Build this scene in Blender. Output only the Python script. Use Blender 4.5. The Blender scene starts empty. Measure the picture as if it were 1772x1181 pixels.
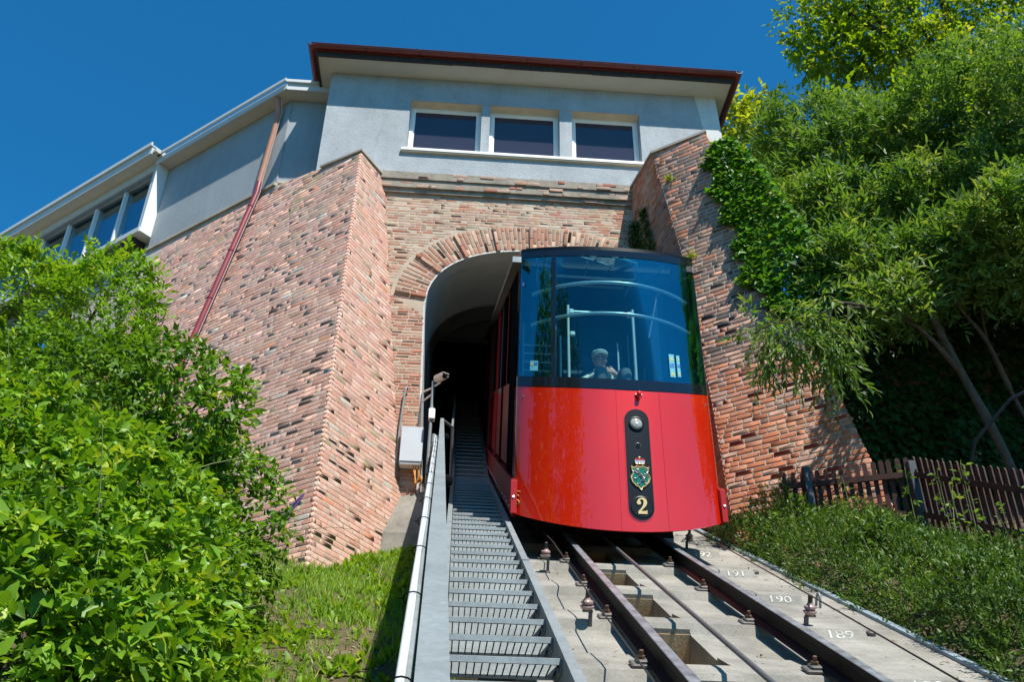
import bpy, math, random
import numpy as np
from mathutils import Vector, Matrix
random.seed(7)
RNG = np.random.default_rng(11)
scene = bpy.context.scene
COL = scene.collection
R = math.radians

# ------------------------------------------------------------------ camera
CAMR = np.array([[0.99722183, -0.07259926, 0.01667243],
                 [0.05243114, 0.5251264, -0.84940758],
                 [0.05291123, 0.84792194, 0.52747397]])
FPX = 1650.0
cam = bpy.data.cameras.new('camera')
cam.sensor_fit = 'HORIZONTAL'; cam.sensor_width = 36.0
cam.lens = FPX / 1772 * 36.0
cam.clip_start = 0.05; cam.clip_end = 6000
camo = bpy.data.objects.new('camera', cam); COL.objects.link(camo)
r_, d_, f_ = CAMR
camo.matrix_world = Matrix(((r_[0], -d_[0], -f_[0], 0), (r_[1], -d_[1], -f_[1], 0), (r_[2], -d_[2], -f_[2], 0), (0, 0, 0, 1)))
scene.camera = camo

def project(P):
    c = np.asarray(P) @ CAMR.T
    z = np.maximum(c[..., 2], 1e-3)
    return 886 + FPX * c[..., 0] / z, 590.5 + FPX * c[..., 1] / z, c[..., 2]

# ------------------------------------------------------------------ sky, sun, exposure
SUN = Vector((0.24, -0.47, 0.835)).normalized()
w = bpy.data.worlds.new('World'); scene.world = w; w.use_nodes = True
nt = w.node_tree; nt.nodes.clear()
sky = nt.nodes.new('ShaderNodeTexSky'); sky.sky_type = 'NISHITA'; sky.sun_disc = False
sky.sun_elevation = math.asin(SUN.z)
sky.sun_rotation = math.atan2(SUN.x, SUN.y)
sky.altitude = 400; sky.air_density = 1.0; sky.dust_density = 0.15; sky.ozone_density = 2.2
bgn = nt.nodes.new('ShaderNodeBackground'); bgn.inputs[1].default_value = 0.10
wo = nt.nodes.new('ShaderNodeOutputWorld')
sat = nt.nodes.new('ShaderNodeMix'); sat.data_type = 'RGBA'; sat.blend_type = 'MULTIPLY'; sat.inputs[0].default_value = 1.0
sat.inputs[7].default_value = (0.12, 0.82, 1.14, 1)      # polarised, azure summer sky
nt.links.new(sky.outputs[0], sat.inputs[6]); nt.links.new(sat.outputs[2], bgn.inputs[0]); nt.links.new(bgn.outputs[0], wo.inputs[0])
sl = bpy.data.lights.new('sun', 'SUN'); sl.energy = 5.0; sl.angle = R(0.53); sl.color = (1.0, 0.94, 0.84)
so = bpy.data.objects.new('sun', sl); COL.objects.link(so)
so.rotation_euler = SUN.to_track_quat('Z', 'Y').to_euler()
scene.view_settings.view_transform = 'Standard'; scene.view_settings.look = 'None'
scene.view_settings.exposure = 0.6; scene.view_settings.gamma = 1.0
scene.view_settings.use_curve_mapping = False
scene.cycles.max_bounces = 10; scene.cycles.transparent_max_bounces = 12

# ------------------------------------------------------------------ materials
def new_mat(name):
    m = bpy.data.materials.new(name); m.use_nodes = True
    t = m.node_tree; b = t.nodes['Principled BSDF']
    return m, t, b
def ln(t, a, b): t.links.new(a, b)
def noise(t, scale, detail=4, rough=0.55, co=None):
    n = t.nodes.new('ShaderNodeTexNoise'); n.inputs['Scale'].default_value = scale
    n.inputs['Detail'].default_value = detail; n.inputs['Roughness'].default_value = rough
    if co is None:
        g = t.nodes.new('ShaderNodeNewGeometry'); co = g.outputs['Position']
    ln(t, co, n.inputs['Vector']); return n.outputs['Fac']
def ramp(t, fac, stops):
    r = t.nodes.new('ShaderNodeValToRGB'); e = r.color_ramp.elements
    while len(e) < len(stops): e.new(0.5)
    for i, (p, c) in enumerate(stops):
        e[i].position = p; e[i].color = (c[0], c[1], c[2], 1) if not isinstance(c, (int, float)) else (c, c, c, 1)
    ln(t, fac, r.inputs[0]); return r.outputs[0]
def mixc(t, fac, a, b, mode='MIX'):
    m = t.nodes.new('ShaderNodeMix'); m.data_type = 'RGBA'; m.blend_type = mode
    for s, v in ((0, fac), (6, a), (7, b)):
        if isinstance(v, (int, float)): m.inputs[s].default_value = v
        elif isinstance(v, tuple): m.inputs[s].default_value = (v[0], v[1], v[2], 1)
        else: ln(t, v, m.inputs[s])
    return m.outputs[2]
def bump(t, b, h, strength=0.3, dist=0.01):
    n = t.nodes.new('ShaderNodeBump'); n.inputs['Strength'].default_value = strength; n.inputs['Distance'].default_value = dist
    ln(t, h, n.inputs['Height']); ln(t, n.outputs[0], b.inputs['Normal'])
def simple(name, col, rough=0.5, metal=0.0, nscale=None, var=0.25, bmp=0.0, coat=0.0, spec=0.5):
    m, t, b = new_mat(name)
    b.inputs['Roughness'].default_value = rough; b.inputs['Metallic'].default_value = metal
    b.inputs['Coat Weight'].default_value = coat; b.inputs['Coat Roughness'].default_value = 0.03
    b.inputs['Specular IOR Level'].default_value = spec
    if nscale:
        f = noise(t, nscale)
        c = ramp(t, f, [(0.25, tuple(x * (1 - var) for x in col)), (0.75, tuple(min(1, x * (1 + var)) for x in col))])
        ln(t, c, b.inputs['Base Color'])
        if bmp: bump(t, b, noise(t, nscale * 6), bmp, 0.01)
    else: b.inputs['Base Color'].default_value = (*col, 1)
    return m
def attr_mat(name, rough=0.85, n1=9.0, n2=60.0, lo=0.84, hi=1.12, bmp=0.15):
    m, t, b = new_mat(name)
    a = t.nodes.new('ShaderNodeAttribute'); a.attribute_name = 'col'
    f = ramp(t, noise(t, n1), [(0.25, lo), (0.75, hi)])
    c = mixc(t, 1.0, a.outputs['Color'], f, 'MULTIPLY')
    f2 = ramp(t, noise(t, n2, 5, 0.7), [(0.35, 0.84), (0.7, 1.10)])
    c = mixc(t, 1.0, c, f2, 'MULTIPLY')
    lim = ramp(t, noise(t, 2.1, 6, 0.72), [(0.56, 0.0), (0.76, 0.22)])
    c = mixc(t, lim, c, (0.55, 0.46, 0.37))
    ln(t, c, b.inputs['Base Color']); b.inputs['Roughness'].default_value = rough
    b.inputs['Specular IOR Level'].default_value = 0.25
    bump(t, b, noise(t, 110, 5, 0.7), bmp, 0.006)
    return m
def leaf_mat(name, dark, light, rough=0.42, trans=0.35, tcol=None):
    m, t, b = new_mat(name)
    a = t.nodes.new('ShaderNodeAttribute'); a.attribute_name = 'tint'
    c = ramp(t, a.outputs['Fac'], [(0.0, dark), (0.86, light), (1.0, tuple(min(.45, x * m_) for x, m_ in zip(light, (1.7, 1.15, 1.5))))])
    ln(t, c, b.inputs['Base Color']); b.inputs['Roughness'].default_value = rough
    b.inputs['Specular IOR Level'].default_value = 0.3
    tr = t.nodes.new('ShaderNodeBsdfTranslucent')
    tc = mixc(t, 1.0, c, tcol or (1.5, 1.5, 0.5), 'MULTIPLY'); ln(t, tc, tr.inputs[0])
    mx = t.nodes.new('ShaderNodeMixShader'); mx.inputs[0].default_value = trans
    ln(t, b.outputs[0], mx.inputs[1]); ln(t, tr.outputs[0], mx.inputs[2])
    ln(t, mx.outputs[0], t.nodes['Material Output'].inputs[0])
    return m

M = {}
M['brick'] = attr_mat('fired_brick')
def mortar_mat():
    m, t, b = new_mat('lime_mortar')
    c = ramp(t, noise(t, 2.0, 6, 0.65), [(0.3, (0.36, 0.31, 0.25)), (0.55, (0.50, 0.445, 0.36)), (0.8, (0.58, 0.53, 0.45))])
    c = mixc(t, 1.0, c, ramp(t, noise(t, 45, 4), [(0.3, 0.72), (0.7, 1.1)]), 'MULTIPLY')
    ln(t, c, b.inputs['Base Color']); b.inputs['Roughness'].default_value = 0.95
    bump(t, b, noise(t, 70, 5, 0.7), 0.25, 0.006); return m
M['mortar'] = mortar_mat()
M['mortar_warm'] = simple('limewashed_mortar', (0.46, 0.385, 0.295), 0.95, nscale=3.0, var=0.2, bmp=0.4)
def plaster_mat(name, col, contrast=0.14, bs=28.0, crack=True):
    m, t, b = new_mat(name)
    f = noise(t, 1.4, 6, 0.6)
    c = ramp(t, f, [(0.3, tuple(x * (1 - contrast) for x in col)), (0.7, tuple(x * (1 + contrast) for x in col))])
    sp = ramp(t, noise(t, 30, 6, 0.8), [(0.34, 0.50), (0.46, 1.0)])
    c = mixc(t, 0.75, c, mixc(t, 1.0, c, sp, 'MULTIPLY'))
    if crack:                                        # rain streaks and hairline cracks
        g = t.nodes.new('ShaderNodeNewGeometry'); mp = t.nodes.new('ShaderNodeMapping'); mp.inputs['Scale'].default_value = (3.2, 3.2, .35)
        ln(t, g.outputs['Position'], mp.inputs['Vector'])
        c = mixc(t, 1.0, c, ramp(t, noise(t, 1.0, 5, 0.65, mp.outputs[0]), [(0.36, 0.93), (0.58, 1.01)]), 'MULTIPLY')
        v = t.nodes.new('ShaderNodeTexVoronoi'); v.feature = 'DISTANCE_TO_EDGE'; v.inputs['Scale'].default_value = .9
        wv = t.nodes.new('ShaderNodeTexNoise'); wv.inputs['Scale'].default_value = 2.2; wv.inputs['Detail'].default_value = 6
        va = t.nodes.new('ShaderNodeVectorMath'); va.operation = 'MULTIPLY_ADD'; va.inputs[1].default_value = (.7, .7, .7)
        ln(t, wv.outputs['Color'], va.inputs[0]); ln(t, g.outputs['Position'], va.inputs[2]); ln(t, va.outputs[0], v.inputs['Vector'])
        c = mixc(t, 1.0, c, ramp(t, v.outputs['Distance'], [(0.0, 0.90), (0.006, 1.0)]), 'MULTIPLY')
    ln(t, c, b.inputs['Base Color']); b.inputs['Roughness'].default_value = 0.9
    b.inputs['Specular IOR Level'].default_value = 0.2
    bump(t, b, noise(t, bs, 6, 0.7), 0.55, 0.02); return m
M['render'] = plaster_mat('grey_roughcast', (0.37, 0.40, 0.42))
M['render_smooth'] = plaster_mat('grey_wing_render', (0.33, 0.365, 0.385), 0.06, 60)
M['render_pale'] = plaster_mat('pale_corner_render', (0.60, 0.61, 0.59), 0.08)
M['soffit'] = simple('soffit_paint', (0.50, 0.51, 0.46), 0.8, nscale=2.0, var=0.06)
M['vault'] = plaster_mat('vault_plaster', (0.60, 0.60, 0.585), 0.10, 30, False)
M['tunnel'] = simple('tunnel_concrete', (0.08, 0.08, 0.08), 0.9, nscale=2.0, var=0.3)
M['lintel'] = simple('beige_lintel', (0.52, 0.46, 0.34), 0.85, nscale=5, var=0.12)
M['white'] = simple('white_frame_paint', (0.78, 0.79, 0.78), 0.45)
M['fascia'] = simple('pale_metal_fascia', (0.52, 0.56, 0.56), 0.45, nscale=3, var=0.05)
M['wood_dark'] = simple('weathered_dark_board', (0.035, 0.024, 0.020), 0.8, nscale=14, var=0.6, bmp=0.4)
M['gutter'] = simple('red_brown_gutter_paint', (0.15, 0.030, 0.028), 0.45, nscale=3, var=0.12)
M['pipe_red'] = simple('red_downpipe_paint', (0.24, 0.042, 0.045), 0.35, nscale=4, var=0.12)
M['pipe_orange'] = simple('faded_orange_pipe', (0.44, 0.20, 0.12), 0.5, nscale=6, var=0.12)
M['pane'] = simple('dark_window_film', (0.035, 0.035, 0.055), 0.06, spec=0.55)
M['galv'] = None
def galv_mat(name, col, k=1.0):
    m, t, b = new_mat(name)
    v = t.nodes.new('ShaderNodeTexVoronoi'); v.inputs['Scale'].default_value = 55
    g = t.nodes.new('ShaderNodeNewGeometry'); ln(t, g.outputs['Position'], v.inputs['Vector'])
    f = ramp(t, v.outputs['Color'], [(0.0, tuple(x * 0.88 for x in col)), (1.0, tuple(x * 1.1 for x in col))])
    c = mixc(t, 1.0, f, ramp(t, noise(t, 4, 5), [(0.3, 0.82), (0.7, 1.08)]), 'MULTIPLY')
    c = mixc(t, ramp(t, noise(t, 26, 6, 0.75), [(0.62, 0.0), (0.75, 0.5)]), c, (0.62, 0.64, 0.64))
    ln(t, c, b.inputs['Base Color']); b.inputs['Metallic'].default_value = 0.25
    b.inputs['Roughness'].default_value = 0.55; return m
M['galv'] = galv_mat('galvanised_steel', (0.24, 0.275, 0.285))
M['galv_dark'] = galv_mat('galvanised_grating', (0.20, 0.245, 0.27))
M['galv_bar'] = galv_mat('galvanised_bars', (0.44, 0.50, 0.525))
def concrete_mat():
    m, t, b = new_mat('weathered_concrete')
    c = ramp(t, noise(t, 1.7, 7, 0.65), [(0.30, (0.15, 0.14, 0.12)), (0.5, (0.25, 0.24, 0.21)), (0.72, (0.36, 0.345, 0.305))])
    st = ramp(t, noise(t, 6.5, 7, 0.75), [(0.56, 0.0), (0.78, 0.75)])
    c = mixc(t, st, c, (0.16, 0.15, 0.13))
    c = mixc(t, 1.0, c, ramp(t, noise(t, 60, 4, 0.7), [(0.3, 0.8), (0.7, 1.1)]), 'MULTIPLY')
    ln(t, c, b.inputs['Base Color']); b.inputs['Roughness'].default_value = 0.92
    bump(t, b, noise(t, 55, 6, 0.75), 0.5, 0.01); return m
M['concrete'] = concrete_mat()
M['pit'] = simple('rusty_pit_concrete', (0.44, 0.31, 0.17), 0.95, nscale=7, var=0.3, bmp=0.5)
M['edge_strip'] = simple('blue_grey_flashing', (0.22, 0.285, 0.33), 0.5, nscale=5, var=0.1)
def rail_mat():
    m, t, b = new_mat('black_greased_rail')
    c = ramp(t, noise(t, 9, 5, 0.7), [(0.4, (0.005, 0.005, 0.0055)), (0.75, (0.013, 0.012, 0.012))])
    ln(t, c, b.inputs['Base Color']); b.inputs['Roughness'].default_value = 0.6; b.inputs['Specular IOR Level'].default_value = 0.1
    return m
M['rail'] = rail_mat()
M['rail_top'] = simple('polished_rail_head', (0.17, 0.18, 0.195), 0.45, 0.1, nscale=9, var=0.5)
M['rust'] = simple('rusty_bolt_iron', (0.13, 0.065, 0.035), 0.8, nscale=30, var=0.5)
M['iron'] = simple('grey_clip_iron', (0.10, 0.095, 0.09), 0.6, nscale=20, var=0.3)
M['cable'] = simple('steel_haul_rope', (0.16, 0.18, 0.19), 0.42, 0.6)
M['wire'] = simple('dark_wire', (0.03, 0.028, 0.026), 0.5)
M['porcelain'] = simple('mauve_porcelain', (0.33, 0.22, 0.20), 0.25, coat=0.4)
M['paint_white'] = simple('worn_white_stencil_paint', (0.50, 0.50, 0.47), 0.85, nscale=24, var=0.55)
def red_mat():
    m, t, b = new_mat('glossy_red_paint')
    c = ramp(t, noise(t, 0.9, 3), [(0.3, (0.60, 0.014, 0.001)), (0.7, (0.66, 0.020, 0.002))])
    du = ramp(t, noise(t, 3.2, 6, 0.7), [(0.50, 0.0), (0.85, 0.30)]); c = mixc(t, du, c, (0.40, 0.055, 0.03))
    ln(t, c, b.inputs['Base Color']); b.inputs['Roughness'].default_value = 0.38; b.inputs['Metallic'].default_value = 0.25
    b.inputs['Coat Weight'].default_value = 1.0; b.inputs['Coat IOR'].default_value = 1.75; b.inputs['Coat Roughness'].default_value = 0.012; b.inputs['Specular IOR Level'].default_value = 0.1
    mp = t.nodes.new('ShaderNodeMapping'); g = t.nodes.new('ShaderNodeNewGeometry')
    ln(t, g.outputs['Position'], mp.inputs['Vector']); mp.inputs['Scale'].default_value = (5, 5, 0.7)
    n = t.nodes.new('ShaderNodeTexNoise'); n.inputs['Scale'].default_value = 1.0; n.inputs['Detail'].default_value = 3
    ln(t, mp.outputs[0], n.inputs['Vector'])
    bm = t.nodes.new('ShaderNodeBump'); bm.inputs['Strength'].default_value = 0.10; bm.inputs['Distance'].default_value = 0.05
    ln(t, n.outputs['Fac'], bm.inputs['Height']); ln(t, bm.outputs[0], b.inputs['Coat Normal'])
    return m
M['red'] = red_mat()
M['red_flat'] = simple('satin_red_paint', (0.33, 0.014, 0.016), 0.45, coat=0.12, spec=0.15)
M['black_gloss'] = simple('black_enamel_glass', (0.008, 0.010, 0.014), 0.05, coat=0.3)
M['black'] = simple('black_plate', (0.005, 0.006, 0.008), 0.35, spec=0.25)
M['rubber'] = simple('black_rubber', (0.010, 0.010, 0.011), 0.6, spec=0.0)
M['under'] = simple('dark_underframe', (0.012, 0.012, 0.012), 0.8)
def glass_mat(name, tint, refl=0.20, rc=(0.75, 0.9, 1.0), fw=0.55):
    m, t, b = new_mat(name); t.nodes.remove(b)
    tr = t.nodes.new('ShaderNodeBsdfTransparent'); tr.inputs[0].default_value = (*tint, 1)
    gl = t.nodes.new('ShaderNodeBsdfGlossy'); gl.inputs['Roughness'].default_value = 0.0; gl.inputs['Color'].default_value = (*rc, 1)
    fr = t.nodes.new('ShaderNodeLayerWeight'); fr.inputs['Blend'].default_value = 0.35
    ad = t.nodes.new('ShaderNodeMath'); ad.operation = 'MULTIPLY_ADD'; ad.inputs[1].default_value = fw; ad.inputs[2].default_value = refl
    ad.use_clamp = True
    ln(t, fr.outputs['Fresnel'], ad.inputs[0])
    mx = t.nodes.new('ShaderNodeMixShader'); ln(t, ad.outputs[0], mx.inputs[0])
    ln(t, tr.outputs[0], mx.inputs[1]); ln(t, gl.outputs[0], mx.inputs[2])
    ln(t, mx.outputs[0], t.nodes['Material Output'].inputs[0]); return m
M['glass'] = glass_mat('blue_tinted_glass', (0.72, 0.88, 0.90), 0.03, (0.32, 0.85, 0.92), 0.5)
M['glass_side'] = glass_mat('side_window_glass', (0.30, 0.50, 0.60), 0.03, (0.4, 0.7, 0.9), 0.12)
M['glass_wing'] = glass_mat('gallery_window_glass', (0.68, 0.80, 0.83), 0.10)
M['chrome'] = simple('brushed_steel_tube', (0.78, 0.80, 0.80), 0.28, 0.45)
M['cab_wall'] = simple('teal_blue_cab_lining', (0.003, 0.052, 0.088), 0.45)
M['cab_wall2'] = simple('light_teal_cab_lining', (0.006, 0.088, 0.135), 0.35)
M['cab_floor'] = simple('dark_cab_floor', (0.03, 0.05, 0.06), 0.7)
M['gold'] = simple('polished_brass', (0.72, 0.52, 0.22), 0.35, 0.45)
M['silver'] = simple('silvered_metal', (0.70, 0.72, 0.73), 0.3, 1.0)
M['enamel_green'] = simple('green_enamel', (0.012, 0.14, 0.06), 0.2, coat=1.0)
M['enamel_red'] = simple('red_enamel', (0.42, 0.02, 0.02), 0.25, coat=0.6)
M['lens'] = simple('lamp_lens_glass', (0.33, 0.34, 0.30), 0.08, coat=1.0)
M['sticker'] = simple('glass_dimmed_sticker', (0.12, 0.42, 0.52), 0.5)  # sticker colour dimmed to cyan, the tinted glass put into it
M['sticker_blue'] = simple('blue_pictogram', (0.02, 0.10, 0.45), 0.5)
M['sticker_yellow'] = simple('yellow_pictogram', (0.50, 0.46, 0.08), 0.5)
M['skin'] = simple('skin', (0.50, 0.31, 0.24), 0.55)
M['jacket'] = simple('cream_jacket_cloth', (0.62, 0.58, 0.43), 0.9, nscale=30, var=0.12)
M['trousers'] = simple('grey_trouser_cloth', (0.24, 0.24, 0.235), 0.9, nscale=40, var=0.15)
M['waistcoat'] = simple('navy_waistcoat_cloth', (0.022, 0.026, 0.034), 0.9)
M['cap'] = simple('pale_grey_cap_cloth', (0.55, 0.55, 0.51), 0.9, nscale=40, var=0.08)
M['eye'] = simple('dark_eye', (0.02, 0.015, 0.012), 0.3)
M['shirt'] = simple('striped_shirt_white', (0.70, 0.66, 0.66), 0.8)
M['cabinet'] = simple('grey_cabinet_paint', (0.56, 0.60, 0.64), 0.35, coat=0.2, nscale=6, var=0.05)
M['camera_shell'] = simple('ivory_camera_shell', (0.64, 0.61, 0.55), 0.35)
M['orange'] = simple('orange_cable_sheath', (0.62, 0.24, 0.03), 0.5)
M['pvc'] = simple('white_conduit_plastic', (0.52, 0.55, 0.58), 0.4, nscale=8, var=0.06)
M['stone'] = simple('rubble_stone', (0.30, 0.24, 0.16), 0.9, nscale=4, var=0.35, bmp=0.6)
M['bark'] = simple('grey_brown_bark', (0.085, 0.066, 0.05), 0.9, nscale=12, var=0.45, bmp=0.7)
M['bark_dark'] = simple('dark_bark', (0.05, 0.04, 0.032), 0.9, nscale=12, var=0.4, bmp=0.7)
M['stem'] = simple('green_twig', (0.14, 0.17, 0.05), 0.7)
M['picket'] = simple('shade_darkened_fence_stain', (0.062, 0.024, 0.019), 0.7, nscale=9, var=0.4, bmp=0.3)  # red-brown stain darkened: the willow's shade is put into the colour
M['post_blue'] = simple('dark_slate_post', (0.045, 0.052, 0.062), 0.6, nscale=8, var=0.2)
M['tube_blue'] = simple('dark_blue_tube', (0.012, 0.022, 0.034), 0.4)
M['graffiti'] = simple('purple_spray_paint', (0.17, 0.11, 0.33), 0.7)
M['graffiti_green'] = simple('mint_spray_paint', (0.28, 0.60, 0.45), 0.7)
def soil_mat():
    m, t, b = new_mat('dry_soil')
    c = ramp(t, noise(t, 2.6, 7, 0.7), [(0.35, (0.06, 0.075, 0.022)), (0.55, (0.15, 0.105, 0.062)), (0.8, (0.27, 0.21, 0.14))])
    ln(t, c, b.inputs['Base Color']); b.inputs['Roughness'].default_value = 0.95
    bump(t, b, noise(t, 22, 6, 0.75), 0.9, 0.05); return m
M['soil'] = soil_mat()
M['leaf_bush'] = leaf_mat('creeper_leaf', (0.034, 0.092, 0.010), (0.19, 0.36, 0.024), 0.42, 0.3)
M['leaf_ash'] = leaf_mat('ash_leaflet', (0.10, 0.21, 0.016), (0.21, 0.38, 0.024))
M['leaf_willow'] = leaf_mat('willow_leaf', (0.042, 0.098, 0.024), (0.135, 0.245, 0.050), 0.5, 0.42)
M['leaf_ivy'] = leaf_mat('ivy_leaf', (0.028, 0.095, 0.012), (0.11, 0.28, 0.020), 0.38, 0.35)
M['leaf_ivy_dark'] = leaf_mat('ivy_leaf_painted_shade', (0.010, 0.036, 0.008), (0.032, 0.085, 0.014), 0.4, 0.2)  # darker ivy copy: the willow canopy's shade put into the leaf colour
M['cornice'] = simple('weathered_cornice', (0.27, 0.235, 0.19), 0.95, nscale=5, var=0.35, bmp=0.6)
M['leaf_far'] = leaf_mat('chestnut_leaf', (0.055, 0.12, 0.012), (0.19, 0.31, 0.018), 0.5, 0.5, (1.9, 1.7, 0.4))
M['leaf_yellow'] = leaf_mat('maple_leaf', (0.16, 0.22, 0.02), (0.34, 0.40, 0.03), 0.5, 0.5)
M['leaf_hedge'] = leaf_mat('hedge_leaf', (0.018, 0.048, 0.007), (0.11, 0.205, 0.026), 0.5, 0.25)
M['grass'] = leaf_mat('grass_blade', (0.12, 0.24, 0.020), (0.25, 0.40, 0.035), 0.5, 0.4)

# ------------------------------------------------------------------ helpers
ORG = {}          # object name -> world position of its origin
class MB:
    def __init__(s): s.v = []; s.f = []; s.m = []
    def add(s, vs, fs, mi=0):
        o = len(s.v); s.v += [tuple(map(float, v)) for v in vs]
        s.f += [tuple(i + o for i in f) for f in fs]; s.m += [mi] * len(fs); return s
    def box(s, lo, hi, mi=0, tf=None):
        x0, y0, z0 = lo; x1, y1, z1 = hi
        vs = [(x0, y0, z0), (x1, y0, z0), (x1, y1, z0), (x0, y1, z0), (x0, y0, z1), (x1, y0, z1), (x1, y1, z1), (x0, y1, z1)]
        if tf: vs = [tf(*v) for v in vs]
        return s.add(vs, [(0, 3, 2, 1), (4, 5, 6, 7), (0, 1, 5, 4), (1, 2, 6, 5), (2, 3, 7, 6), (3, 0, 4, 7)], mi)
    def bbox(s, lo, hi, c=0.006, mi=0, tf=None):           # box with chamfered vertical and top edges
        x0, y0, z0 = lo; x1, y1, z1 = hi
        c = min(c, (x1 - x0) * .45, (y1 - y0) * .45, (z1 - z0) * .45)
        def rg(i, z): return [(x0 + i, y0, z), (x1 - i, y0, z), (x1, y0 + i, z), (x1, y1 - i, z), (x1 - i, y1, z), (x0 + i, y1, z), (x0, y1 - i, z), (x0, y0 + i, z)]
        def sm(z): return [(x0 + c, y0 + c, z), (x1 - c, y0 + c, z), (x1 - c, y0 + c, z), (x1 - c, y1 - c, z), (x1 - c, y1 - c, z), (x0 + c, y1 - c, z), (x0 + c, y1 - c, z), (x0 + c, y0 + c, z)]
        rings = [rg(c, z0), rg(c, z1 - c), [(x0 + 2 * c, y0 + c, z1), (x1 - 2 * c, y0 + c, z1), (x1 - c, y0 + 2 * c, z1), (x1 - c, y1 - 2 * c, z1), (x1 - 2 * c, y1 - c, z1), (x0 + 2 * c, y1 - c, z1), (x0 + c, y1 - 2 * c, z1), (x0 + c, y0 + 2 * c, z1)]]
        if tf: rings = [[tf(*v) for v in r] for r in rings]
        return s.loft(rings, mi)
    def loft(s, rings, mi=0, closed=True, caps=True):
        n = len(rings[0]); vs = [v for r in rings for v in r]; fs = []
        for k in range(len(rings) - 1):
            for i in range(n if closed else n - 1):
                j = (i + 1) % n; fs.append((k * n + i, k * n + j, (k + 1) * n + j, (k + 1) * n + i))
        if caps:
            fs.append(tuple(range(n - 1, -1, -1))); fs.append(tuple((len(rings) - 1) * n + i for i in range(n)))
        return s.add(vs, fs, mi)
    def tube(s, pts, r, n=8, mi=0, caps=True):
        pts = [Vector(p) for p in pts]; rs = r if hasattr(r, '__len__') else [r] * len(pts)
        rings = []; up = None
        for i, p in enumerate(pts):
            t = (pts[min(i + 1, len(pts) - 1)] - pts[max(i - 1, 0)]).normalized()
            if up is None:
                up = Vector((0, 0, 1)) if abs(t.z) < .9 else Vector((1, 0, 0))
            a = t.cross(up).normalized(); up2 = a.cross(t).normalized(); up = up2
            rings.append([tuple(p + (a * math.cos(q) + up2 * math.sin(q)) * rs[i]) for q in [2 * math.pi * k / n for k in range(n)]])
        return s.loft(rings, mi, True, caps)
    def lathe(s, base, axis, prof, n=14, mi=0):
        base = Vector(base); axis = Vector(axis).normalized()
        a = axis.orthogonal().normalized(); b = axis.cross(a)
        rings = [[tuple(base + axis * h + (a * math.cos(q) + b * math.sin(q)) * max(r, 1e-4)) for q in [2 * math.pi * k / n for k in range(n)]] for r, h in prof]
        return s.loft(rings, mi)
    def prism(s, pts, off, mi=0):                           # polygon of 3-D points swept by off
        off = Vector(off); n = len(pts)
        a = [tuple(p) for p in pts]; b = [tuple(Vector(p) + off) for p in pts]
        return s.add(a + b, [tuple(range(n - 1, -1, -1)), tuple(range(n, 2 * n))] + [(i, (i + 1) % n, (i + 1) % n + n, i + n) for i in range(n)], mi)
    def mesh(s, name, mats, smooth=0, org=(0, 0, 0)):
        me = bpy.data.meshes.new(name)
        o = org
        me.from_pydata([(v[0] - o[0], v[1] - o[1], v[2] - o[2]) for v in s.v], [], s.f)
        mats = mats if isinstance(mats, (list, tuple)) else [mats]
        for m in mats: me.materials.append(M[m] if isinstance(m, str) else m)
        if len(mats) > 1: me.polygons.foreach_set('material_index', s.m)
        if smooth:
            me.polygons.foreach_set('use_smooth', [True] * len(me.polygons)); me.set_sharp_from_angle(angle=R(smooth))
        me.update(); return me
def link(name, me, parent=None, mat4=None, org=None):
    o = bpy.data.objects.new(name, me); COL.objects.link(o)
    po = Vector(ORG.get(parent.name, (0, 0, 0))) if parent else Vector((0, 0, 0))
    if parent: o.parent = parent
    if mat4 is not None: o.matrix_basis = Matrix.Translation(-po) @ mat4; ORG[o.name] = Vector(po)
    else:
        org = po if org is None else Vector(org)
        o.location = org - po; ORG[o.name] = Vector(org)
    return o
def part(name, mb, mats, parent, smooth=0):
    po = ORG.get(parent.name, Vector((0, 0, 0)))
    return link(name, mb.mesh(name, mats, smooth, po), parent)
def info(o, label=None, cat=None, group=None, kind=None):
    if label: o['label'] = label
    if cat: o['category'] = cat
    if group: o['group'] = group
    if kind: o['kind'] = kind
    return o
def thing(name, label, cat, loc, group=None):
    o = bpy.data.objects.new(name, None); COL.objects.link(o); o.location = loc; o.empty_display_size = 0.2
    ORG[o.name] = Vector(loc); return info(o, label, cat, group)
def solo(name, mb, mats, label, cat, loc, group=None, smooth=0):
    o = link(name, mb.mesh(name, mats, smooth, loc), None, None, loc); return info(o, label, cat, group)
def struct(name, mb, mats, smooth=0):
    return info(link(name, mb.mesh(name, mats, smooth)), kind='structure')

E0 = R(27.5132); CE, SE = math.cos(E0), math.sin(E0); HT = 1.22877
def T(X, s, n=0.0):            # track frame: X across, s along the slope, n above the rail tops
    return (X, s * CE - (n - HT) * SE, s * SE + (n - HT) * CE)
def tz(Y): return -1.3856 + .5208 * Y
def np_mesh(name, V, F, mats, attrs=None, smooth=False):
    """V (n,3), F (k,3|4) ints"""
    me = bpy.data.meshes.new(name); k = F.shape[1]
    me.vertices.add(len(V)); me.vertices.foreach_set('co', V.astype(np.float32).ravel())
    me.loops.add(F.size); me.loops.foreach_set('vertex_index', F.astype(np.int32).ravel())
    me.polygons.add(len(F)); me.polygons.foreach_set('loop_start', np.arange(0, F.size, k, dtype=np.int32))
    if smooth: me.polygons.foreach_set('use_smooth', np.ones(len(F), bool))
    for m in (mats if isinstance(mats, (list, tuple)) else [mats]): me.materials.append(M[m] if isinstance(m, str) else m)
    for nm, (ty, arr) in (attrs or {}).items():
        a = me.attributes.new(nm, ty, 'POINT')
        a.data.foreach_set('color' if ty == 'FLOAT_COLOR' else 'value', arr.astype(np.float32).ravel())
    me.update(calc_edges=True); me.validate(); return me

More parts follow.
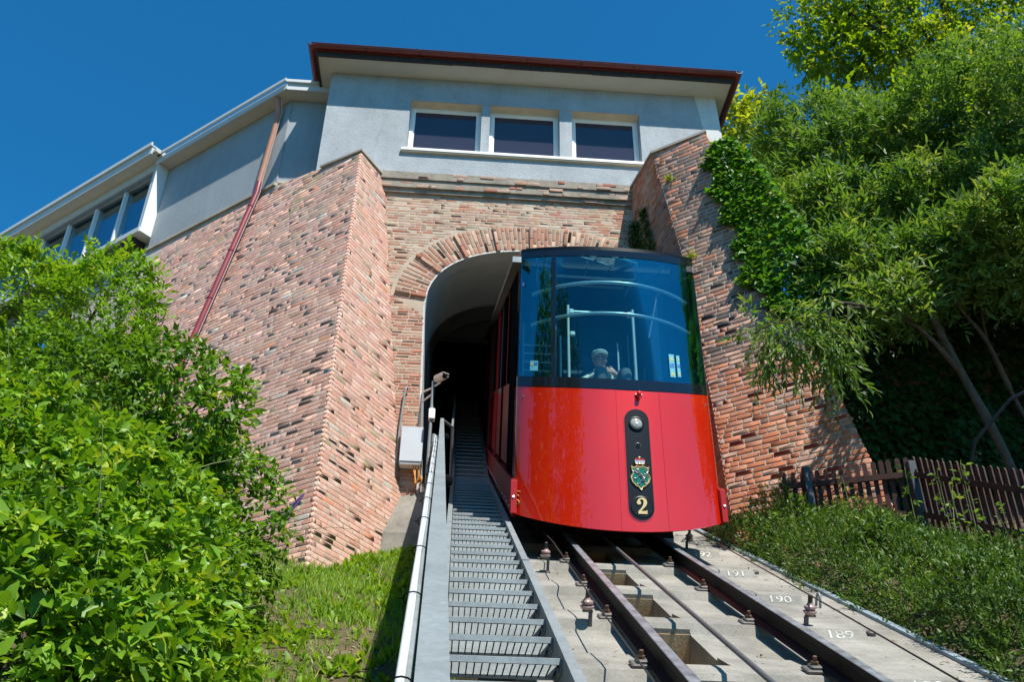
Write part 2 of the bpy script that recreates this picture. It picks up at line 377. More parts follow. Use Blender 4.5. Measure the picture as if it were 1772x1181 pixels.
# ================================================================== GROUND
def G(x, y):
    x = np.asarray(x, float); y = np.asarray(y, float)
    yy = np.clip(y, -14, 46)
    base = -1.3856 + .5208 * yy + .10 * np.minimum(y + 14, 0) * (y < -14)
    base = np.maximum(base, -40)
    off = np.interp(x, [-60, -12, -4, -1.8, -.4, .4, 3.28, 3.40, 3.8, 4.6, 5.4, 7, 9, 14, 60],
                    [3, 1.0, -.7, -.97, -1.02, -1.02, -1.02, -.50, -.28, .05, .1, .4, 1.0, 3.0, 12])
    bump_ = .05 * np.sin(x * 2.3 + y * 1.1) + .04 * np.sin(x * 1.1 - y * 2.7) + .02 * np.sin(5.3 * x + 4.1 * y)
    return base + off + bump_ * ((x < -.3) | (x > 3.2))
gx = np.unique(np.concatenate([np.linspace(-6, 10, 81), np.linspace(-60, 60, 31), [-1500, -500, -150, 150, 500, 1500]]))
gy = np.unique(np.concatenate([np.linspace(0, 22, 89), np.linspace(-60, 90, 51), [-3000, -1000, -300, 300, 1000, 3000]]))
XX, YY = np.meshgrid(gx, gy); ZZ = G(XX, YY)
V = np.stack([XX.ravel(), YY.ravel(), ZZ.ravel()], 1); nx = len(gx)
i0 = (np.arange(len(gy) - 1)[:, None] * nx + np.arange(nx - 1)[None]).ravel()
F = np.stack([i0, i0 + 1, i0 + nx + 1, i0 + nx], 1)
info(link('ground', np_mesh('ground', V, F, 'soil', smooth=True)), kind='structure')

# ================================================================== TRACK BED
bed = info(link('track_bed', MB()
    .box((.5, 1.0, -.62), (1.30, 40, -.215), tf=T).box((1.66, 1.0, -.62), (3.26, 40, -.2155), tf=T)
    .box((1.3, 1.0, -.70), (1.66, 40, -.55), mi=1, tf=T).mesh('track_bed', ['concrete', 'pit'])), kind='structure')
PER = 1.24
def sleeper_mesh():
    m = MB()
    prof = [(-.20, -.60), (.42, -.60), (.42, -.19), (.06, -.155), (-.085, -.150), (-.15, -.207), (-.165, -.215), (-.20, -.215)]
    for x0, x1 in ((.52, 1.302), (1.659, 2.90)):
        p0 = [T(x0, s, n) for s, n in prof]; p1 = [T(x1, s, n) for s, n in prof]
        m.loft([p0, p1])
    prof2 = [(-.14, -.60), (.12, -.60), (.12, -.16), (.02, -.150), (-.10, -.152), (-.14, -.18)]
    m.loft([[T(1.303, s, n) for s, n in prof2], [T(1.658, s, n) for s, n in prof2]])
    m.bbox((1.305, .42, -.60), (1.60, .60, -.30), tf=T, mi=1).box((1.304, -.150, -.60), (1.657, -.1405, -.215), mi=1, tf=T)
    return m.mesh('sleeper', ['concrete', 'pit'], 0, T(0, 0, 0))
slm = sleeper_mesh()
for k in range(-3, 20):
    s = 5.45 + PER * k
    o = link('sleeper', slm, bed, None, T(0, s, 0))
    o.location += Vector((0, 0, random.uniform(-.008, .008)))
# stencilled numbers on the right end of each sleeper
def text_mesh(txt, size, name):
    cu = bpy.data.curves.new(name, 'FONT'); cu.body = txt; cu.size = size; cu.extrude = 0.0012; cu.align_x = 'CENTER'
    to = bpy.data.objects.new('tmp_text', cu); COL.objects.link(to)
    me = bpy.data.meshes.new_from_object(to); bpy.data.objects.remove(to); bpy.data.curves.remove(cu)
    me.name = name; return me
for k, t_ in enumerate(['188', '189', '190', '191', '192']):
    me = text_mesh(t_, .085, 'painted_number'); me.materials.clear(); me.materials.append(M['paint_white'])
    s = 5.45 + PER * k
    ax, ay, an = Vector((1, 0, 0)), (Vector(T(0, .065, .057)) - Vector(T(0, 0, 0))).normalized(), (Vector(T(0, -.057, .065)) - Vector(T(0, 0, 0))).normalized()
    m4 = Matrix.Translation(Vector(T(2.71, s - .145, -.2026)) + an * .0012) @ Matrix(((ax.x * 1.6, ay.x, an.x, 0), (ax.y, ay.y * 1.1, an.y, 0), (ax.z, ay.z * 1.1, an.z, 0), (0, 0, 0, 1)))
    link('painted_number', me, bed, m4)
solo('edge_flashing', MB().box((3.262, 1.0, -.45), (3.325, 40, -.19), tf=T), 'edge_strip', 'blue-grey metal edging strip along the right side of the concrete track bed', 'edging', T(3.28, 5, -.2))
# small cast lumps and a lifting loop on the right walkway
for k, (x, s) in enumerate([(3.0, 6.73), (2.97, 5.47), (2.98, 9.3)]):
    solo('bolt_stub', MB().lathe(T(x, s, -.216), T(0, 1, 1) and Vector((0, -SE, CE)), [(.035, 0), (.035, .025), (.025, .035), (.0, .036)], 10), 'iron',
         ['dark round bolt stub between the numbers 189 and 190', 'dark round bolt stub in the concrete at the bottom, by the number 188', 'dark round bolt stub in the concrete above the number 191'][k], 'bolt', T(x, s, -.216), 'bolt stubs in the concrete walkway', 40)
lp = [T(3.0, 7.72 + .045 * math.cos(a), -.216 + .11 * math.sin(a) ** .8 if math.sin(a) > 0 else -.22) for a in np.linspace(0, math.pi, 11)]
solo('lifting_loop', MB().tube(lp, .011, 8), 'galv', 'grey steel lifting loop standing in the concrete near the number 190', 'lifting loop', T(3.0, 7.72, -.216), None, 60)

# rails with their clips
def rail(xc, label, side):
    t = thing('railway_rail', label, 'rail', T(xc, 2, -.14), 'running rails')
    prof = [(-.062, -.14), (.062, -.14), (.062, -.13), (.012, -.108), (.010, -.045), (.032, -.034), (.033, -.004), (-.033, -.004), (-.032, -.034), (-.010, -.045), (-.012, -.108), (-.062, -.13)]
    part('rail_web', MB().loft([[T(xc + x, .8, n) for x, n in prof], [T(xc + x, 38, n) for x, n in prof]]), 'rail', t)
    hp = [(-.030, -.0035), (.030, -.0035), (.026, .0), (-.026, .0)]
    part('running_surface', MB().loft([[T(xc + x, .8, n) for x, n in hp], [T(xc + x, 38, n) for x, n in hp]]), 'rail_top', t)
    cm = MB().bbox((-.045, -.06, 0), (.075, .06, .018), .006).bbox((-.015, -.042, .018), (.055, .042, .038), .008)
    bm = MB().lathe((.015, 0, .038), (0, 0, 1), [(.023, 0), (.023, .018)], 6).lathe((.015, 0, .056), (0, 0, 1), [(.013, 0), (.013, .028), (.010, .031)], 8)
    def tf(m):
        m.v = [tuple(Vector((x * side, y * CE - z * SE, y * SE + z * CE))) for x, y, z in m.v]; return m
    cme = tf(cm).mesh('rail_clip', 'iron'); bme = tf(bm).mesh('clip_bolt', 'rust', 40)
    for sd in (-1,):
        for k in range(-3, 16):
            s = 5.45 + PER * k
            c = link('rail_clip', cme, t, None, T(xc + sd * .105, s, -.152))
            link('clip_bolt', bme, c)
rail(1.195, 'left running rail, black with a polished head, between the stairs and the cable', 1)
rail(2.195, 'right running rail, black with a polished head, beside the white numbers', 1)
solo('haul_cable', MB().tube([T(1.59, s, -.01) for s in (.8, 5, 9, 14, 20)], .0155, 10), 'cable', 'thick grey steel haul cable running between the two rails', 'cable', T(1.59, 2, 0), None, 60)

# contact wires on porcelain insulators
for nm, xs, lab in ((0, [(.955, .8), (.94, 6.58), (.95, 9), (.80 + .05, 8.9 + 3), (.85, 20)], 'thin dark wire strung over the insulators left of the left rail'),
                    (1, [(2.42, .8), (2.46, 4.4), (2.545, 6.70), (2.66, 10.8), (2.7, 20)], 'thin dark wire strung over the insulators right of the right rail')):
    solo('contact_wire', MB().tube([T(x, s, .055) for x, s in xs], .0055, 6), 'wire', lab, 'wire', T(xs[0][0], 2, .05), 'contact wires', 60)
def insulator(x, s, side, label):
    t = thing('wire_insulator', label, 'insulator', T(x, s, -.215), 'wire insulators')
    b = MB().bbox((x - .05, s - .03, -.216), (x + .05, s + .03, -.20), .004, tf=T).bbox((x + side * .025 - .012, s - .02, -.20), (x + side * .025 + .012, s + .02, -.09), .004, tf=T).bbox((x - .03, s - .02, -.092), (x + .04, s + .02, -.08), .003, tf=T)
    part('bracket', b, 'iron', t)
    N = Vector((0, -SE, CE))
    part('porcelain_body', MB().lathe(T(x, s, -.08), N, [(.03, 0), (.045, .012), (.05, .026), (.03, .034), (.044, .048), (.042, .06), (.024, .07), (.018, .085), (.0, .086)], 16), 'porcelain', t, 50)
    part('wire_clamp', MB().bbox((x - .012, s - .018, .0), (x + .012, s + .018, .06), .003, tf=T), 'wire', t)
insulator(.95, 6.58, 1, 'mauve porcelain insulator on a bracket between the stairs and the left rail, in the sun')
insulator(2.545, 6.70, -1, 'mauve porcelain insulator beside the number 189, right of the right rail')
insulator(.88, 8.9, 1, 'insulator in the shade under the left side of the red car')
insulator(2.64, 10.6, -1, 'insulator in the shade under the right corner of the red car')

# ================================================================== BRICKWORK
def bush_hidden(px, py):
    lim = np.interp(py, [380, 520, 600, 700, 900, 980, 1100], [270, 290, 400, 455, 490, 500, 420])
    return px < lim
def car_hidden(px, py): return (px > 890) & (px < 1225) & (py > 445) & (py < 920)
class Bricks:
    """collects single bricks, then links the 300 that show largest as parts and joins the rest"""
    def __init__(s, pal): s.c = []; s.d = []; s.v = []; s.n = []; s.L = []; s.H = []; s.p = []; s.k = []; s.pal = pal
    def add(s, c, d, v, n, L, H, p, k):
        s.c.append(c); s.d.append(d); s.v.append(v); s.n.append(n); s.L.append(L); s.H.append(H); s.p.append(p); s.k.append(k)
    def courses(s, A, B, z0, z1, pick, course=.079, joint=.013, holes=None, skip=None, trim=None, stretch=.265, header=.125, hp=.45, flat=0.0018):
        z = z0; row = 0
        while z < z1:
            a, b = np.array(A(z)), np.array(B(z)); a2, b2 = np.array(A(z + course)), np.array(B(z + course))
            d = b - a; Lt = np.linalg.norm(d); d = d / Lt
            up = a2 - a; v = up - d * (up @ d); H = np.linalg.norm(v); v = v / H
            n = np.cross(d, v)
            mid = (a + b) / 2
            if n @ (-mid) < 0: n = -n
            ivs = [(0, Lt)]
            if trim: ivs = trim(z, Lt)
            if holes: ivs = holes(z + course / 2, a, Lt)
            for t0, t1 in ivs:
                t = t0 - random.uniform(0, .12)
                h = random.random() < .5
                while t < t1 - .01:
                    l = (header if h else stretch) * random.uniform(.9, 1.1); h = random.random() < hp
                    u0, u1 = max(t, t0), min(t + l, t1)
                    if t1 - u1 < .05: u1 = t1
                    if u1 - u0 > .035:
                        c = a + d * ((u0 + u1) / 2) + v * (H / 2) + v * random.uniform(-.0016, .0016)
                        if not (skip and skip(c)):
                            k = pick(c)
                            if k is not None: s.add(c, d, v, n, u1 - u0 - joint, H - joint * random.uniform(.92, 1.15), abs(random.gauss(0, flat)) * .35 + .0004 + (.004 if random.random() < .06 else 0), k)
                    t = u1 + 1e-6
            z += course; row += 1
    def build(s, parent, hidden, cap=300, name='brick'):
        c = np.array(s.c); d = np.array(s.d); v = np.array(s.v); n = np.array(s.n); L = np.array(s.L); H = np.array(s.H); p = np.array(s.p); k = np.array(s.k)
        e1 = np.stack(project(c + d * L[:, None] / 2)[:2], 1) - np.stack(project(c - d * L[:, None] / 2)[:2], 1)
        e2 = np.stack(project(c + v * H[:, None] / 2)[:2], 1) - np.stack(project(c - v * H[:, None] / 2)[:2], 1)
        area = np.abs(e1[:, 0] * e2[:, 1] - e1[:, 1] * e2[:, 0])
        px, py, dz = project(c)
        area[(px < 0) | (px > 1772) | (py < 0) | (py > 1181)] = 0
        area[hidden(px, py)] *= .01
        order = np.argsort(-area); pick = set(order[:cap].tolist())
        rest = np.array([i for i in range(len(c)) if i not in pick])
        def tmpl(j, m):
            r = RNG.uniform(-1, 1, (m, 12, 3)) * j
            by, bx, bz = .0008, .018, .06
            base = np.array([[-.5, -.045, -.5], [.5, -.045, -.5], [.5, -.045, .5], [-.5, -.045, .5],
                             [-.5, -by, -.5], [.5, -by, -.5], [.5, -by, .5], [-.5, -by, .5],
                             [-.5 + bx, 0, -.5 + bz], [.5 - bx, 0, -.5 + bz], [.5 - bx, 0, .5 - bz], [-.5 + bx, 0, .5 - bz]])
            o = base[None] + r * np.array([.025, .0006, .035]); o[:, :4] = base[:4]; return o
        FQ = np.array([[0, 1, 5, 4], [1, 2, 6, 5], [2, 3, 7, 6], [3, 0, 4, 7], [4, 5, 9, 8], [5, 6, 10, 9], [6, 7, 11, 10], [7, 4, 8, 11], [8, 9, 10, 11]])
        pal = np.array(s.pal)
        if len(rest):
            loc = tmpl(1.0, len(rest))
            W = (c[rest][:, None] + d[rest][:, None] * (loc[..., 0] * L[rest][:, None])[..., None] + v[rest][:, None] * (loc[..., 2] * H[rest][:, None])[..., None]
                 + n[rest][:, None] * (loc[..., 1] + p[rest][:, None])[..., None])
            V = W.reshape(-1, 3) - np.array(ORG[parent.name]); F = (FQ[None] + (np.arange(len(rest)) * 12)[:, None, None]).reshape(-1, 4)
            colr = np.clip(pal[k[rest]] * RNG.uniform(.9, 1.1, (len(rest), 1)) * RNG.uniform(.95, 1.05, (len(rest), 3)), 0, 1)
            ca = np.ones((len(rest), 12, 4)); ca[..., :3] = colr[:, None]
            o = link(name + '_courses', np_mesh(name + '_courses', V, F, 'brick', {'col': ('FLOAT_COLOR', ca)}), parent)
            o['kind'] = 'stuff'
        var = {}
        for i in pick:
            key = (int(k[i]), random.randrange(3))
            if key not in var:
                loc = tmpl(1.0, 1)[0]; ca = np.ones((12, 4)); ca[:, :3] = np.clip(pal[key[0]] * random.uniform(.92, 1.08), 0, 1)
                var[key] = np_mesh(name, loc, FQ, 'brick', {'col': ('FLOAT_COLOR', ca)})
            a, b_, e = d[i] * L[i], n[i], v[i] * H[i]; q = c[i] + n[i] * p[i]
            m4 = Matrix(((a[0], b_[0], e[0], q[0]), (a[1], b_[1], e[1], q[1]), (a[2], b_[2], e[2], q[2]), (0, 0, 0, 1)))
            link(name, var[key], parent, m4)
def lin(z, z0, p0, z1, p1):
    f = (z - z0) / (z1 - z0); return tuple(a + (b - a) * f for a, b in zip(p0, p1))
def nz(c, s, o=0): return math.sin(c[0] * s * 1.7 + o) + math.sin(c[2] * s * 1.3 + o * 2.1 + c[1] * s) + math.sin((c[0] + c[2]) * s * .7 + o * 3)
D1 = np.array([math.sin(R(-51.5)), math.cos(R(-51.5)), 0.0])
def wpick(wts):
    idx = list(range(len(wts))); return lambda: random.choices(idx, wts)[0]

# ---- left buttress and battered wall
PAL_L = [(.65, .365, .28), (.67, .40, .315), (.64, .33, .24), (.69, .45, .36), (.60, .35, .275), (.46, .275, .20), (.42, .315, .25), (.58, .51, .44), (.42, .32, .19), (.66, .29, .17)]
def EL(z): q = lin(z, 12.199, (-2.0273, 13.2854), 3.843, (-1.7935, 11.8496)); return (q[0], q[1], z)
def IL(z): q = lin(z, 12.346, (-1.6445,), 4.911, (-.7196,)); return (q[0], 14.0, z)
lb = thing('brick_buttress', 'tall salmon brick corner buttress with the long battered wall, left of the tunnel arch', 'buttress', (-1.8, 12.2, 3.5), 'brick buttresses')
pk1 = wpick([26, 28, 14, 18, 10, 1.6, 1.0, .6, .4, 1.2]); pk2 = wpick([22, 30, 13, 22, 6, 1.8, 1.0, 1.4, 1.2, 1.2])
B = Bricks(PAL_L)
def EL7(z): e = np.array(EL(z)); return tuple(e + D1 * 7.0)
def trimL(z, Lt):      # distance along from the far end (A) to the corner (B)
    t = max(0, (z + .07 - 12.2) / .15); return [(0, Lt - t)] if t < 2.3 else []
def skipL(c): return c[2] < G(c[0], c[1]) - .1 or (c[1] > 16.9)
def pickL(c):
    if nz(c, 1.1, .4) > 1.9 and random.random() < .3: return random.choice([5, 6, 5, 8])
    return pk1()
B.courses(EL7, EL, 3.55, 12.56, pickL, trim=trimL, skip=skipL, hp=.35)
def skipR(c): return c[2] < G(c[0], c[1]) - .1
B.courses(EL, IL, 3.55, 12.25, lambda c: (random.choice([5, 6, 8, 8, 7]) if nz(c, 1.4, 2.2) > 1.5 and random.random() < .16 else pk2()), skip=skipR, hp=.3, trim=lambda z, L: [(0, L)])
B.build(lb, bush_hidden)
def ringL(z, tz_=None):
    e = np.array(EL(z)); i = np.array(IL(z)); ins = np.array([-.02, .985, 0]) * .0016
    return [tuple(i + np.array([-.001, .3, 0])), tuple(i + np.array([-.001, .002, 0])), tuple(e + ins), tuple(e + ins + D1 * 2.3), tuple(e + ins + D1 * 7.6), (-9.0, 19.0, z), (-4, 19, z)]
r0, r1, r2 = ringL(2.5), ringL(6.0), ringL(12.18)
r3 = ringL(12.53); r2 = [p if k < 3 else r3[k] for k, p in enumerate(r2)]
part('mortar_core', MB().loft([r0, r1, r2]), 'mortar', lb)
e12 = np.array(EL(12.22)); i12 = np.array(IL(12.22))
def off2(p, dx, dy, dz=0): return (p[0] + dx, p[1] + dy, p[2] + dz)
cp = MB()
a_ = e12 + np.array([.01, -.035, 0]); b_ = i12 + np.array([.04, -.01, 0]); c_ = e12 + D1 * 1.05 + np.array([-.02, -.03, .15 * .7])
bk = e12 + np.array([-.1, .9, .45])
cp.prism([a_, b_, i12 + np.array([0, .3, .0]), e12 + np.array([-.5, .75, .02]), c_], (0, 0, .045))
part('coping', cp, 'mortar', lb)
g1 = MB()
def onL(t, z, o=.006):
    e = np.array(EL(z)); n = np.array([-.618, -.777, .116]); p = e + D1 * t + n * o; return tuple(p)
for pts, w_ in (([(.55, 4.72), (.40, 4.86), (.22, 4.97), (.32, 4.84), (.52, 4.70)], .02), ([(.75, 4.70), (.6, 4.78), (.45, 4.80)], .016), ([(.62, 4.58), (.5, 4.64), (.42, 4.66)], .014)):
    for (t0, z0), (t1, z1) in zip(pts, pts[1:]):
        p, q = np.array(onL(t0, z0)), np.array(onL(t1, z1)); up = np.array([0, 0, 1.0]) * w_ * 1.6
        g1.prism([p, q, q + up, p + up], np.array([-.618, -.777, .116]) * .003)
g2 = MB(); p, q = np.array(onL(.20, 4.88)), np.array(onL(.30, 4.72)); g2.prism([p, q, q + np.array([.03, 0, .02]), p + np.array([.03, 0, .02])], np.array([-.618, -.777, .116]) * .003)
gr = solo('graffiti_scrawl', g1, 'graffiti', 'small purple sprayed scrawl low on the left brick wall', 'graffiti', onL(.5, 4.7)); part('green_stroke', g2, 'graffiti_green', gr)

# ---- right buttress
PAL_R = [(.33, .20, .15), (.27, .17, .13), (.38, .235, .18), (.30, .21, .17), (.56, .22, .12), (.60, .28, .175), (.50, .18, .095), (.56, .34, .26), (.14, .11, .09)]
zs = [3.4, 4.77, 6.69, 9.62, 12.21]; ex = [3.615, 3.63, 3.65, 3.57, 3.29]; ey = [11.27, 11.55, 11.95, 12.45, 12.80]
def ER(z): return (float(np.interp(z, zs, ex)), float(np.interp(z, zs, ey)), z)
def IR(z): return (3.09 + .0606 * (12.3 - z), 14.0, z)
def tR(z): return float(np.interp(z, [3.4, 4.96, 6.36, 7.13, 8.63, 10.95, 12.15], [2.10, 1.90, 1.716, 1.57, 1.295, 1.19, 1.02]))
def RR(z): return tuple(np.array(ER(z)) - D1 * tR(z))
rb = thing('brick_buttress', 'weathered brick buttress right of the red car, dark bricks above and orange bricks below', 'buttress', (4.2, 11.5, 3.4), 'brick buttresses')
B = Bricks(PAL_R)
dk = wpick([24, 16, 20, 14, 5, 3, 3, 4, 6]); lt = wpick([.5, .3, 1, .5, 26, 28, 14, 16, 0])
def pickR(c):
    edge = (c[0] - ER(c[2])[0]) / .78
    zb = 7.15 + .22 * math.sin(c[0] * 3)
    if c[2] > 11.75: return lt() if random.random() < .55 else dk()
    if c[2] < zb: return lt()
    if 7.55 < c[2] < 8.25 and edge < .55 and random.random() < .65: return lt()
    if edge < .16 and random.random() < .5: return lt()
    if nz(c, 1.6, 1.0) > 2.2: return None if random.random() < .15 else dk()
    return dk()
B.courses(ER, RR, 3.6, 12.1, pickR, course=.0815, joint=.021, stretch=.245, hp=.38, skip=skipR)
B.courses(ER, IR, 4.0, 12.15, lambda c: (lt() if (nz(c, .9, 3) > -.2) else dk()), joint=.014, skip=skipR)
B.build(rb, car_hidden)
ins = np.array([-.1, .95, 0]) * .003
def ringR(z):
    e = np.array(ER(z)); i = np.array(IR(z)); r = np.array(RR(z))
    return [tuple(i + np.array([.006, .3, 0])), tuple(i + np.array([.006, .006, 0])), tuple(e + ins + np.array([.006, .003, 0])), tuple(r + ins + np.array([-.006, .006, 0])), tuple(r + np.array([.5, .9, 0])), (5.3, 14.3, z)]
part('mortar_core', MB().loft([ringR(z) for z in (2.6, 4.77, 6.69, 8.2, 9.62, 11, 12.10)]), 'mortar', rb)
e12 = np.array(ER(12.13)); r12 = np.array(RR(12.13)); i12 = np.array(IR(12.13))
part('coping', MB().prism([e12 + [-.03, -.03, 0], r12 + [.03, -.03, 0], r12 + [.4, 1.0, 0.2], (5.2, 14.03, 12.5), i12 + [-.03, .03, .15]], (0, 0, .05)), 'mortar', rb)
# dark cavity patch and mossy stain: a shallow block of old dark bricks
def onR(t, z, o): e = np.array(ER(z)); n = np.array([-.61, -.775, -.16]) * -1; return e - D1 * t + np.array([-.61, -.775, .16]) * o

# ---- portal wall with its arch
AC, AZ, AW, AH, AP = 1.33, 9.3, 2.0, 1.36, 2.4
def arch_x(z, o=0.0):
    """half width of the opening at height z, grown outwards by o"""
    if z <= AZ: return AW - .14 * max(0, (AZ - z)) / 3.9 + o
    q = (z - AZ) / (AH + o)
    return (AW + o * 1.05) * max(0, 1 - q ** AP) ** (1 / AP) if q < 1 else 0
PAL_F = [(.46, .24, .165), (.44, .19, .125), (.49, .325, .235), (.49, .37, .275), (.50, .41, .31), (.43, .19, .13), (.42, .29, .22), (.47, .31, .225)]
fa = thing('portal_wall', 'pale brick tunnel front with a round arch behind the red car', 'wall', (0, 14, 4.4))
warm = wpick([20, 20, 8, 3, 2, 14, 8, 14]); washed = wpick([7, 3, 20, 26, 14, 2, 4, 16])
B = Bricks(PAL_F)
def holes(z, a, Lt):
    x0 = a[0]
    if z < AZ - .15: w_ = arch_x(z); return [(0, AC - w_ - x0), (AC + w_ - x0, Lt)] 
    w_ = arch_x(z, .60) if z > AZ + .25 else arch_x(z, .02 + max(0, (z - (AZ - .15)) * 1.4))
    if w_ <= 0: return [(0, Lt)]
    iv = []
    if AC - w_ - x0 > .05: iv.append((0, AC - w_ - x0))
    if Lt - (AC + w_ - x0) > .05: iv.append((AC + w_ - x0, Lt))
    return iv
def pickF(c):
    zz = c[2] + .25 * nz(c, 1.2)
    if zz > 10.0 + (.6 if c[0] > 1.8 else -.1) and c[2] < 12.2:
        if random.random() < .06: return None
        return washed() if random.random() < (.85 if c[0] < 1.5 else .45) else warm()
    if nz(c, 2.3, 1) > 1.9 and random.random() < .5: return None
    return warm()
B.courses(lambda z: (IL(min(z, 12.3))[0] - .1, 14.0, z), lambda z: (3.5, 14.0, z), 4.6, 11.86, pickF, course=.061, joint=.0155, stretch=.215, header=.105, hp=.42, holes=holes, flat=.002)
# arch ring: radial bricks in two rings
th = 0.0; pts = []
for t in np.linspace(0, math.pi, 2001):
    c_, s_ = math.cos(t), math.sin(t)
    pts.append((AC - AW * math.copysign(abs(c_) ** (2 / AP), c_), AZ + AH * abs(s_) ** (2 / AP)))
pts = np.array(pts); seg = np.r_[0, np.cumsum(np.linalg.norm(np.diff(pts, axis=0), axis=1))]
ntot = int(seg[-1] / .066)
ribs = MB(); cnt = 0
for i in range(ntot):
    s = (i + .5) * seg[-1] / ntot
    p = np.array([np.interp(s, seg, pts[:, 0]), np.interp(s, seg, pts[:, 1])])
    p2 = np.array([np.interp(min(s + .05, seg[-1]), seg, pts[:, 0]), np.interp(min(s + .05, seg[-1]), seg, pts[:, 1])])
    p1 = np.array([np.interp(max(s - .05, 0), seg, pts[:, 0]), np.interp(max(s - .05, 0), seg, pts[:, 1])])
    tg = (p2 - p1) / np.linalg.norm(p2 - p1); rd = np.array([-tg[1], tg[0]])
    if rd @ (p - np.array([AC, AZ - 1.0])) < 0: rd = -rd
    rd = rd * .85 + .15 * (p - np.array([AC, AZ - .6])) / np.linalg.norm(p - np.array([AC, AZ - .6])); rd /= np.linalg.norm(rd)
    if p[1] < AZ + .12: continue
    d3, v3 = np.array([rd[0], 0, rd[1]]), np.array([tg[0], 0, tg[1]])
    rib = (i % 9 == 3)
    for q, (u, L) in enumerate(((.145, .27), (.43, .27)) if i % 2 else ((.09, .15), (.33, .27), (.53, .10))):
        wk = random.choice([0, 7, 2, 7, 0, 0, 1, 6])
        B.add(np.array([p[0] + rd[0] * u, 14.0, p[1] + rd[1] * u]), d3, v3, np.array([0, -1.0, 0]), L, .053 + u * .012, (.04 if rib else .003) + abs(random.gauss(0, .002)), random.choice([7, 1, 0]) if rib else wk)
# projecting brick cornice under the tower
for r_i, (y0, z0) in enumerate(((13.945, 11.87), (13.90, 11.955), (13.90, 12.05), (13.865, 12.145), (13.87, 12.235))):
    t = -1.72
    while t < 3.12:
        l = random.choice([.25, .25, .13]) * random.uniform(.9, 1.1)
        if random.random() > (.55 if r_i in (0, 3, 4) else .2):
            B.add(np.array([t + l / 2, y0, z0 + .04]), np.array([1., 0, 0]), np.array([0, 0, 1.]), np.array([0, -1., 0]), l - .014, .066, random.gauss(0, .008), random.choice([6, 6, 7, 0, 6, 1]))
        t += l
B.build(fa, car_hidden)
# mortar core with the arch opening (front skin + reveal)
core = MB(); YC = 14.0018
outl = []
NA = 40
zz_ = [4.2, 6, 8, AZ] ; arc = [(AC - arch_x(z), z) for z in zz_] + [(AC - AW * abs(math.cos(t)) ** (2 / AP) * (1 if math.cos(t) > 0 else -1), AZ + AH * math.sin(t) ** (2 / AP)) for t in np.linspace(0.05, math.pi - .05, NA)] + [(AC + arch_x(z), z) for z in reversed(zz_)]
def strip_face(xa, za, xb, zb):
    core.add([(xa, YC, za), (xb, YC, zb), (xb, YC, 11.9), (xa, YC, 11.9)], [(0, 1, 2, 3)])
for (xa, za), (xb, zb) in zip(arc, arc[1:]):
    if abs(xb - xa) > 1e-4 and za >= AZ - 1e-6 and zb >= AZ - 1e-6: strip_face(xa, za, xb, zb)
core.add([(-2.0, YC, 4.2), (AC - arch_x(4.2), YC, 4.2), (AC - arch_x(6), YC, 6), (AC - arch_x(8), YC, 8), (AC - AW, YC, AZ), (AC - AW, YC, 11.9), (-2.0, YC, 11.9)], [tuple(range(7))])
core.add([(AC + AW, YC, AZ), (AC + arch_x(8), YC, 8), (AC + arch_x(6), YC, 6), (AC + arch_x(4.2), YC, 4.2), (5.0, YC, 4.2), (5.0, YC, 11.9), (AC + AW, YC, 11.9)], [tuple(range(7))])
corn = MB().box((-2.0, YC - .055, 11.87), (3.3, 14.3, 11.96)).box((-2.0, YC - .10, 11.961), (3.3, 14.3, 12.14)).box((-2.0, YC - .13, 12.141), (3.3, 14.3, 12.31))
part('cornice', corn, 'cornice', fa)
core.box((-2.0, 14.25, 11.0), (5.0, 14.6, 12.3))
part('mortar_core', core, 'mortar_warm', fa)
rim = MB(); dl = .03
rim_i = [(x, z) for x, z in arc]
for (xa, za), (xb, zb) in zip(arc, arc[1:]):
    def o_(x, z, k): 
        v = np.array([x - AC, (z - AZ + .4) if z > AZ else 0.0]); v = v / np.linalg.norm(v); return (x + v[0] * k, z + v[1] * k)
    a0, a1 = o_(xa, za, .0), o_(xa, za, .035); b0, b1 = o_(xb, zb, .0), o_(xb, zb, .035)
    rim.add([(a0[0], 13.992, a0[1]), (b0[0], 13.992, b0[1]), (b1[0], 13.997, b1[1]), (a1[0], 13.997, a1[1]), (a0[0], 14.3, a0[1]), (b0[0], 14.3, b0[1])], [(0, 1, 2, 3), (0, 4, 5, 1)])
part('plaster_rim', rim, 'render_pale', fa)
# concrete footing left of the stairs
ft = MB(); ft.prism([(-.95, 13.2, 3.6), (-.18, 13.2, 3.6), (-.18, 13.25, 4.9), (-.18, 13.97, 5.95), (-.80, 13.97, 5.75), (-.95, 13.6, 4.9)], (0, 0, .001))
ft = MB().loft([[(-1.1, 13.25, 3.4), (-.12, 13.1, 3.4), (-.12, 14.2, 3.4), (-1.1, 14.2, 3.4)], [(-1.0, 13.45, 4.95), (-.12, 13.35, 4.95), (-.12, 14.2, 4.95), (-1.0, 14.2, 4.95)], [(-.82, 13.93, 5.72), (-.12, 13.9, 5.9), (-.12, 14.2, 5.9), (-.82, 14.2, 5.72)]])
part('concrete_footing', ft, 'concrete', fa)

